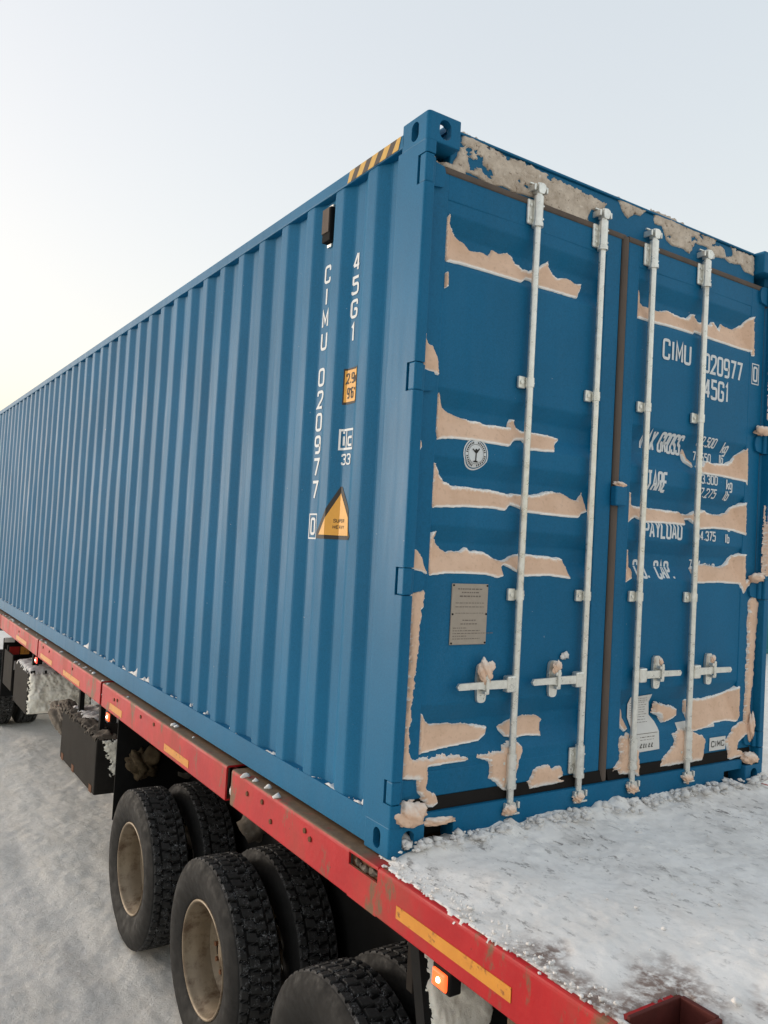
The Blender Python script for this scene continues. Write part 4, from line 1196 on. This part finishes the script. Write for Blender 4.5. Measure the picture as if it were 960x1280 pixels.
def tyre_mesh():
    """outer sidewall at x=-0.145; block tread; flattened where it stands"""
    n, R = 270, 0.522
    half = 0.112
    tread = [(-half, 0), (-0.106, 1), (-0.072, 1), (-0.068, 2), (-0.058, 2), (-0.054, 3), (-0.006, 3), (-0.002, 4), (0.002, 4), (0.006, 5), (0.054, 5), (0.058, 6), (0.068, 6), (0.072, 7), (0.106, 7), (half, 0)]
    side = [(-0.095, 0.294), (-0.112, 0.300), (-0.124, 0.325), (-0.139, 0.375), (-0.145, 0.415), (-0.141, 0.450), (-0.131, 0.478), (-0.123, 0.494), (-0.118, 0.506)]
    V, G = [], []
    prof_n = len(side) * 2 + len(tread)
    for k in range(n):
        a = 2 * math.pi * k / n
        ca, sa = math.cos(a), math.sin(a)
        ring = []
        for x, r in side: ring.append((x, r, 0.0))
        for x, row in tread:
            per = 5
            ph = {1: 0, 7: 3, 3: 2, 5: 5}.get(row, 0)
            j = (k + ph + int(round(abs(x) * 18))) % per
            g = row in (2, 4, 6) or (row in (1, 3, 5, 7) and j == 0)
            if row == 4 and (k % 5) in (1, 2): g = False
            rr = R - 0.30 * x * x - (0.017 if g else 0.0)
            if row == 0: rr = R - 0.010
            ring.append((x, rr, 1.0 if g else 0.25))
        for x, r in side[::-1]: ring.append((-x, r, 0.0))
        for x, r, g in ring:
            z = max(r * sa, -0.503)
            if r * sa < -0.46 and abs(x) > 0.11: x *= 1.04
            V.append((x, r * ca, z)); G.append(g)
    F = []
    for k in range(n):
        for i in range(prof_n - 1):
            a0, b0 = k * prof_n + i, ((k + 1) % n) * prof_n + i
            F.append((a0, a0 + 1, b0 + 1, b0))
    me = mesh_from('tyre', V, F, False)
    sm = [(i % (prof_n - 1)) < len(side) - 1 or (i % (prof_n - 1)) >= len(side) + len(tread) for i in range(len(F))]
    me.polygons.foreach_set('use_smooth', sm)
    at = me.attributes.new('groove', 'FLOAT', 'POINT')
    at.data.foreach_set('value', np.array(G, np.float32))
    me.materials.append(M['tyre'])
    return me
def m_rim():
    t = NT('dirty_steel_rim')
    c = t.mix(t.noise(6, 6, 0.6), (0.12, 0.085, 0.052), (0.32, 0.255, 0.175))
    c = t.mix(t.ramp(t.noise(9, 7, 0.7), 0.48, 0.64), c, (0.10, 0.062, 0.034))
    c = t.mix(t.ramp(t.noise(30, 5, 0.7), 0.66, 0.74, 0, 0.8), c, (0.06, 0.035, 0.02))
    t.set(c, 0.5, 0.25)
    t.bump(t.noise(40, 5), 0.15, 0.004)
    return t.m
M['rim'] = m_rim()
def rim_mesh(flip):
    """deep steel rim: open side at x=-0.12, disc near the other end"""
    bm = bmesh.new()
    n = 80
    lathe(bm, [(-0.100, 0.300), (-0.116, 0.304), (-0.122, 0.298), (-0.119, 0.290), (-0.108, 0.284), (-0.085, 0.281), (-0.075, 0.272), (-0.03, 0.262), (0.0, 0.258), (0.035, 0.255), (0.055, 0.250)], n)
    # disc with ten hand holes
    rr = [(0.030, 0.252), (0.050, 0.238), (0.060, 0.226), (0.066, 0.205), (0.068, 0.188), (0.062, 0.172), (0.048, 0.155), (0.040, 0.14), (0.036, 0.10)]
    rings = [[bm.verts.new((x, r * math.cos(2 * math.pi * k / n), r * math.sin(2 * math.pi * k / n))) for k in range(n)] for x, r in rr]
    for i in range(len(rr) - 1):
        for k in range(n):
            if i in (2, 3) and (k % 8) in (2, 3, 4):
                continue
            bm.faces.new((rings[i][k], rings[i][(k + 1) % n], rings[i + 1][(k + 1) % n], rings[i + 1][k]))
    lathe(bm, [(0.036, 0.098), (0.022, 0.090), (0.010, 0.080), (0.004, 0.062), (0.002, 0.0005)], 32)
    me = bpy.data.meshes.new('wheel')
    bmesh.ops.recalc_face_normals(bm, faces=bm.faces)
    bm.to_mesh(me); bm.free()
    me.polygons.foreach_set('use_smooth', [True] * len(me.polygons))
    if flip: me.transform(Matrix.Scale(-1, 4, (1, 0, 0)))
    me.materials.append(M['rim'])
    return me
def nuts_mesh():
    bm = bmesh.new()
    for k in range(10):
        a = 2 * math.pi * k / 10
        cyl(bm, (0.042, 0.125 * math.cos(a), 0.125 * math.sin(a)), (0.010, 0.125 * math.cos(a), 0.125 * math.sin(a)), 0.014, 6)
    me = mesh_bm('wheel_nuts', bm); me.materials.append(M['rust']); return me
tyre_me, rim_a, rim_b, nuts_me = tyre_mesh(), rim_mesh(False), rim_mesh(True), nuts_mesh()
for y in AX:
    for x, rm in ((0.115, rim_a), (0.455, rim_b), (W - 0.455, rim_a), (W - 0.115, rim_b)):
        w = obj('wheel', rm, None, trl)
        w.location = (x, y, AZ)
        t = bpy.data.objects.new('tyre', tyre_me); col.objects.link(t); t.parent = w
        t.rotation_euler.x = 0.0
        if rm is rim_a and x < 1:
            q = bpy.data.objects.new('wheel_nuts', nuts_me); col.objects.link(q); q.parent = w

lb = lump_mesh('mud_clod', 0.085, 91, 4, (1.2, 0.8, 1.1), 0.5)
me = mesh_bm('mud_clod', lb, True)
o = obj('mud_clod', me, m_snow('yellow_brown_mud', (0.05, 0.035, 0.02), (0.14, 0.10, 0.055), (0.34, 0.27, 0.17), 0.6, 0.75, 9.0), loc=(0.22, 3.69, -0.60))
tag(o, 'brown frozen mud clod stuck in front of the foremost wheel', 'mud clod')
# tape, lamps, bolts
for y0, y1, z0, z1 in ((-0.752, -0.152, -0.136, -0.092), (1.968, 2.398, -0.160, -0.118), (3.340, 3.665, -0.160, -0.112), (4.62, 5.25, -0.165, -0.120), (5.75, 6.30, -0.165, -0.120), (7.10, 7.75, -0.160, -0.115)):
    obj('reflector_tape', bx(RX - 0.0025, RX - 0.0002, y0, y1, z0, z1), M['reflect'], trl)
for y, z in ((0.98, -0.06), (0.55, -0.055), (0.50, -0.075), (1.15, -0.07), (2.9, -0.06), (3.55, -0.07), (3.47, -0.06), (5.9, -0.05), (6.2, -0.05), (4.9, -0.06), (0.88, -0.12), (7.6, -0.06), (2.62, -0.05)):
    obj('rail_bolt', cyl(bmesh.new(), (RX - 0.006, y, z), (RX + 0.005, y, z), 0.012, 8), M['rust'], trl)
def marker(y, lens, x=-0.052):
    bm = bx(x, x + 0.050, y - 0.048, y + 0.048, -0.268, -0.190, 0.006)
    h = obj('marker_lamp', bm, M['black'], trl)
    le = bx(x - 0.012, x + 0.002, y - 0.038, y + 0.038, -0.258, -0.200, 0.008, 3)
    obj('lens', le, lens, h)
    b = bmesh.new(); bmesh.ops.create_icosphere(b, subdivisions=2, radius=0.010, matrix=Matrix.Translation((x - 0.010, y, -0.228)))
    obj('bulb', b, M['lamp_glow'], h)
    obj('bracket', bx(x + 0.01, x + 0.03, y - 0.02, y + 0.02, -0.192, -0.165), M['black'], h)
marker(-0.412, M['lamp_lens']); marker(3.704, M['lamp_lens']); marker(6.531, M['lamp_red'])

# mudguard and flap behind the last wheel
bm = bmesh.new()
pts = []
for k in range(13):
    a = math.radians(100 + k * 8.0)
    pts.append((0.380 + 0.60 * math.cos(a), AZ + 0.62 * math.sin(a)))
bm = bmesh.new()
prism(bm, [(-0.195, -0.19), (-0.250, -0.19), (-0.500, -1.20), (-0.455, -1.20)], 'x', -0.030, 0.62)
obj('mudflap', bm, M['black'], trl)
bm = bx(0.0, 0.60, -0.190, -0.150, -0.40, -0.188, 0.004)
obj('mudflap_bracket', bm, M['chassis'], trl)
bm = bmesh.new()
cyl(bm, (0.16, -0.66, -0.19), (0.02, -0.52, -0.75), 0.014, 10)
obj('light_stay', bm, M['galv'], trl)
bm = bx(0.05, W - 0.05, -0.90, -0.62, -0.60, -0.19, 0.01)
obj('rear_crossmember', bm, m_snow('muddy_rust', (0.05, 0.03, 0.018), (0.15, 0.09, 0.05), (0.46, 0.40, 0.33), 0.60, 0.70, 6.0), trl)

# flap in front of the first wheel and dark panels added behind the wheels to block light
obj('mudflap', bx(0.035, 0.64, 3.735, 3.748, -1.02, -0.18, 0.003), M['black'], trl)
obj('shade_screen', bx(0.640, 0.655, -0.30, 3.74, -1.25, -0.16, 0.004), M['black'], trl)
obj('shade_screen', bx(W - 0.655, W - 0.640, -0.30, 3.74, -1.25, -0.16, 0.004), M['black'], trl)
# tool box, storage box, air tank
bm = bx(-0.060, 0.33, 3.955, 5.165, -0.888, -0.462, 0.010)
tb = obj('tool_box', bm, M['black'], trl, 'black steel tool box hanging under the side rail')
m_tb = m_plain('scuffed_grey_steel', (0.022, 0.020, 0.018), 0.8, var=0.45, scale=6, bump=0.15, spec=0.08)
tb.data.materials.clear(); tb.data.materials.append(m_tb)
for y in (4.2, 4.9): obj('hanger', bx(0.02, 0.06, y, y + 0.05, -0.462, -0.17), M['black'], tb)
for y0, y1 in ((4.02, 4.10), (4.62, 4.70), (5.02, 5.10)): obj('rust_strap', bx(-0.0635, -0.0605, y0, y1, -0.887, -0.83), M['rust'], tb)
bm = bx(-0.060, 0.62, 6.870, 7.72, -0.872, -0.412, 0.015)
sb = obj('storage_box', bm, m_tb, trl, 'grey storage box crusted with frozen spray')
obj('hanger', bx(0.02, 0.08, 7.1, 7.16, -0.412, -0.17), M['black'], sb)
bm = lump_mesh('air_tank', 0.125, 77, 5, (1.0, 3.2, 1.15), 0.22)
me = mesh_bm('air_tank', bm, True); me.transform(Matrix.Translation((0.075, 5.66, -0.64)))
obj('air_tank', me, M['snow_mud'], trl, 'mud caked round air tank')
obj('side_plate', bx(-0.02, 0.0, 8.15, 8.75, -0.85, -0.42, 0.005), m_tb, trl)

# ------------------------------------------------------------------ snow on the trailer
def deck_snow():
    step = 0.008
    xs = np.arange(-0.075, 2.50, step); ys = np.arange(-2.28, 0.075, step)
    X, Y = np.meshgrid(xs, ys)
    edge = X - (-0.046 + 0.006 * fbm(Y * 7, Y * 0 + 3, 5, 2) + 0.006 * fbm(Y * 45, X * 45, 4, 15, 0.6) + 0.04 * np.clip((Y + 0.06) / 0.06, 0, 1))
    edge = np.minimum(edge, W + 0.03 - X)
    pk = 0.5
    px = np.maximum(np.abs(X - 0.10) - 0.125, np.abs(Y + 1.195) - 0.085)     # keeps clear of the lock pocket
    edge = np.minimum(edge, px + 0.012 * fbm(X * 20, Y * 20, 3, 8))
    h = 0.014 + 0.008 * fbm(X * 3.0, Y * 3.0, 4, 4) + 0.005 * np.abs(fbm(X * 6, Y * 8, 4, 6)) + 0.0016 * fbm(X * 38, Y * 38, 3, 7)
    pile = np.exp(-np.maximum(0, -Y - 0.01) / 0.07) * (0.040 + 0.025 * fbm(X * 9, Y * 9, 4, 12))
    ruts = -0.010 * np.exp(-((X - 0.75 - 0.25 * Y) / 0.11) ** 2) - 0.008 * np.exp(-((X - 1.55 + 0.2 * Y) / 0.12) ** 2)
    Zt = h + pile + ruts
    ramp = np.clip(edge / 0.30, 0, 1) ** 0.7
    Z = np.where(edge > 0, -0.012 + (Zt + 0.012) * ramp, -0.012 + np.maximum(edge * 0.8, -0.02))
    bare = np.clip((0.15 + 0.10 * fbm(X * 6, Y * 6, 4, 21) - edge) / 0.1, 0, 1) * np.clip((-Y - 0.62) / 0.15, 0, 1)
    Z = np.where(edge > 0, Z - bare * (Zt - 0.002) * 0.9, Z)
    Z = np.where(edge > 0.003, np.maximum(Z, -0.0025 + 0.001 * fbm(X * 40, Y * 40, 3, 44)), Z)
    keep = edge > -0.012
    n, m = X.shape
    idx = np.arange(n * m).reshape(n, m)
    kq = keep[:-1, :-1] & keep[:-1, 1:] & keep[1:, 1:] & keep[1:, :-1]
    f = np.stack([idx[:-1, :-1], idx[:-1, 1:], idx[1:, 1:], idx[1:, :-1]], -1)[kq]
    used = np.unique(f); remap = np.full(n * m, -1); remap[used] = np.arange(len(used))
    me = mesh_from('deck_snow', np.stack([X, Y, Z], -1).reshape(-1, 3)[used], remap[f], True)
    o = obj('deck_snow', me, M['snow_deck'])
    at = me.attributes.new('bare', 'FLOAT', 'POINT'); at.data.foreach_set('value', bare.reshape(-1)[used].astype(np.float32))
    tag(o, 'trodden dirty snow covering the trailer deck behind the doors', 'snow', kind='stuff')
deck_snow()
def crumbs():
    V, F, k = [], [], 0
    r_ = random.Random(23)
    base = []
    for s in range(8):
        bm = lump_mesh('c', 1.0, s * 5, 2 if s < 4 else 1, (1, 1, 0.7), 0.45)
        bm.verts.index_update()
        base.append(([tuple(v.co) for v in bm.verts], [[v.index for v in f.verts] for f in bm.faces])); bm.free()
    def put(x, y, z, s):
        nonlocal k
        vs, fs = r_.choice(base)
        a = r_.uniform(0, 6.28); ca, sa = math.cos(a), math.sin(a)
        for p in vs: V.append((x + s * (p[0] * ca - p[1] * sa), y + s * (p[0] * sa + p[1] * ca), z + s * p[2]))
        for q in fs: F.append([i + k for i in q])
        k += len(vs)
    for i in range(330):                      # the heap against the sill
        x = r_.uniform(0.03, 2.44); y = -abs(r_.gauss(0, 0.045))
        put(x, y + 0.01, 0.040 + r_.uniform(-0.005, 0.020) + 0.10 * max(0, y + 0.03), r_.choice((0.006, 0.009, 0.012, 0.018)) * r_.uniform(0.7, 1.4))
    for i in range(110):                      # scattered over the deck
        x = r_.uniform(0.0, 2.3); y = r_.uniform(-1.9, -0.05)
        put(x, y, 0.014 + r_.uniform(0, 0.006), r_.choice((0.003, 0.004, 0.006, 0.010)) * r_.uniform(0.7, 1.4))
    for i in range(170):                      # along the left edge
        y = r_.uniform(-1.1, 0.0); x = r_.uniform(-0.052, 0.03)
        put(x, y, -0.004 + max(0, x + 0.05) * 0.2 + r_.uniform(0, 0.006), r_.choice((0.002, 0.003, 0.005, 0.007)) * r_.uniform(0.7, 1.3))
    for i in range(40):                       # on the rusty rail flange beside the container
        y = r_.uniform(0.3, 9.0); x = r_.uniform(-0.045, -0.010)
        put(x, y, RZ1 + 0.002, r_.choice((0.006, 0.010, 0.016)) * r_.uniform(0.7, 1.3))
    o = obj('snow_crumbs', mesh_from('snow_crumbs', V, F, True), M['snow_clean'])
    tag(o, 'loose snow crumbs heaped along the sill and strewn on the deck', 'snow', kind='stuff')
crumbs()
# frozen spray on boxes, flap and slots
o = snow_patch('mud_crust', [(-0.055, 3.965), (0.10, 3.965), (0.09, 5.15), (-0.055, 5.15)], lambda a, b: np.zeros(np.shape(a)), lambda a, b, d: (a, b, -0.462 - d), M['snow_mud'], 0.022, 0.010, 0.02, 0.0, 0.018, 66)
tag(o, 'dark icy mud crust along the top edge of the black tool box', 'mud crust')
face_at = lambda y: (lambda a, b, d: (a, y + d, b))
o = snow_patch('frozen_spray', [(-0.05, -0.86), (0.40, -0.86), (0.60, -0.80), (0.62, -0.42), (-0.045, -0.425)], flat_at(0.0), face_at(6.87), M['snow_cream'], 0.045, 0.008, 0.012, 0.0, 0.025, 60, 0.01)
tag(o, 'cream frozen spray crust on the end of the far storage box', 'ice crust')
o = snow_patch('snow_blanket', [(-0.05, 6.875), (0.58, 6.875), (0.58, 7.70), (0.02, 7.70), (-0.055, 7.6)], flat_at(0.0), lambda a, b, d: (a, b, -0.412 - d), M['snow_clean'], 0.03, 0.012, 0.010, 0.0, 0.012, 61)
tag(o, 'white snow cap on top of the far storage box', 'snow')
o = snow_patch('snow_blanket', [(0.0, 4.6), (0.30, 4.45), (0.33, 5.15), (0.02, 5.15)], flat_at(0.0), lambda a, b, d: (a, b, -0.462 - d), M['snow_clean'], 0.035, 0.010, 0.016, 0.0, 0.012, 62)
tag(o, 'white snow cap on top of the black tool box', 'snow')
o = snow_patch('frozen_spray', [(-0.01, -0.475), (0.06, -0.47), (0.16, -0.47), (0.17, -0.58), (0.13, -0.62), (0.12, -0.72), (0.07, -0.76), (0.06, -0.64), (0.02, -0.58)], flat_at(0.0), face_at(3.955), M['snow_cream'], 0.014, 0.004, 0.030, 0.0, 0.010, 63)
tag(o, 'pale frozen spray on the near end of the black tool box', 'ice crust')
o = snow_patch('frozen_spray', [(0.0, -0.20), (0.15, -0.21), (0.24, -0.30), (0.27, -0.42), (0.22, -0.55), (0.25, -0.75), (0.20, -1.2), (0.005, -1.3), (-0.004, -0.6)], flat_at(0.0), lambda a, b, d: (a, -0.250 + (b + 0.19) * 0.2475 + d, b), M['snow_cream'], 0.020, 0.006, 0.012, 0.0, 0.010, 64)
tag(o, 'pale frozen spray caked on the mudflap beside the lit amber lamp', 'ice crust')
lump('snow_clump', (RX + 0.035, 1.388, -0.125), 0.03, (0.7, 0.7, 1.0), 70, M['snow_clean'], 'white snow plug in the gap of the red side rail', 'snow clump', None, 0.3)

# ------------------------------------------------------------------ the tractor's tail, seen under the front of the trailer
TR = (0.6, 10.6, GZ)
tru = thing('truck_tractor', 'dark tractor unit with tail lamp and number plate under the trailer front', 'truck', TR)
bm = bx(0.75, 1.70, 8.9, 13.5, -0.75, -0.45, 0.01); obj('frame', bm, M['chassis'], tru)
bm = bx(-0.02, 0.70, 8.88, 8.91, -1.05, -0.30, 0.01); obj('mudflap', bm, M['black'], tru)
bm = bx(0.02, 0.30, 8.79, 8.86, -0.52, -0.38, 0.012); tl = obj('tail_lamp', bm, M['black'], tru)
obj('lens', bx(0.04, 0.16, 8.775, 8.79, -0.50, -0.40, 0.006), m_plain('red_lens', (0.35, 0.02, 0.015), 0.3, bump=0), tl)
obj('lens', bx(0.17, 0.28, 8.775, 8.79, -0.50, -0.40, 0.006), M['reflect'], tl)
npl = obj('number_plate', bx(0.02, 0.50, 8.80, 8.81, -0.70, -0.585, 0.003), M['paper'], tru)
obj('plate_border', bx(0.015, 0.505, 8.811, 8.815, -0.705, -0.58), M['black'], npl)
obj('white_tag', bx(-0.02, 0.10, 8.80, 8.81, -0.345, -0.285, 0.003), M['paper'], tru)
for x, rm in ((0.16, rim_a), (0.50, rim_b)):
    w = obj('wheel', rm, None, tru); w.location = (x, 10.1, AZ)
    t = bpy.data.objects.new('tyre', tyre_me); col.objects.link(t); t.parent = w
bm = bx(0.0, 2.4, 12.8, 14.6, -0.7, 1.6, 0.12, 4)
obj('cab', bm, m_plain('dark_cab_paint', (0.05, 0.06, 0.08), 0.4, bump=0), tru)

# ------------------------------------------------------------------ a teal container far off to the right
pb = (25.0, 13.5, GZ)
pc = thing('parked_container', 'teal container standing on the snow beyond the right corner post', 'container', pb)
tealm = m_paint('teal_paint', (0.03, 0.17, 0.19), 0.5, 0.2)
bm = bmesh.new()
pts = []
x = 19.2
while x < 30.6:
    pts += [(x, 12.24), (x + .07, 12.276), (x + .14, 12.276), (x + .21, 12.24)]; x += .28
pts += [(31.2, 12.24), (31.2, 14.6), (19.0, 14.6), (19.0, 12.24)]
prism(bm, pts, 'z', GZ + 0.15, GZ + 2.5)
obj('side_wall', bm, tealm, pc)
bm = bmesh.new()
for z in (GZ + 0.02, GZ + 2.48): box(bm, 18.98, 31.22, 12.20, 12.26, z, z + 0.14, 0.01)
obj('rail', bm, tealm, pc)
for x in (18.96, 31.08):
    obj('corner_post', bx(x, x + 0.16, 12.19, 12.35, GZ + 0.02, GZ + 2.62, 0.01), tealm, pc)
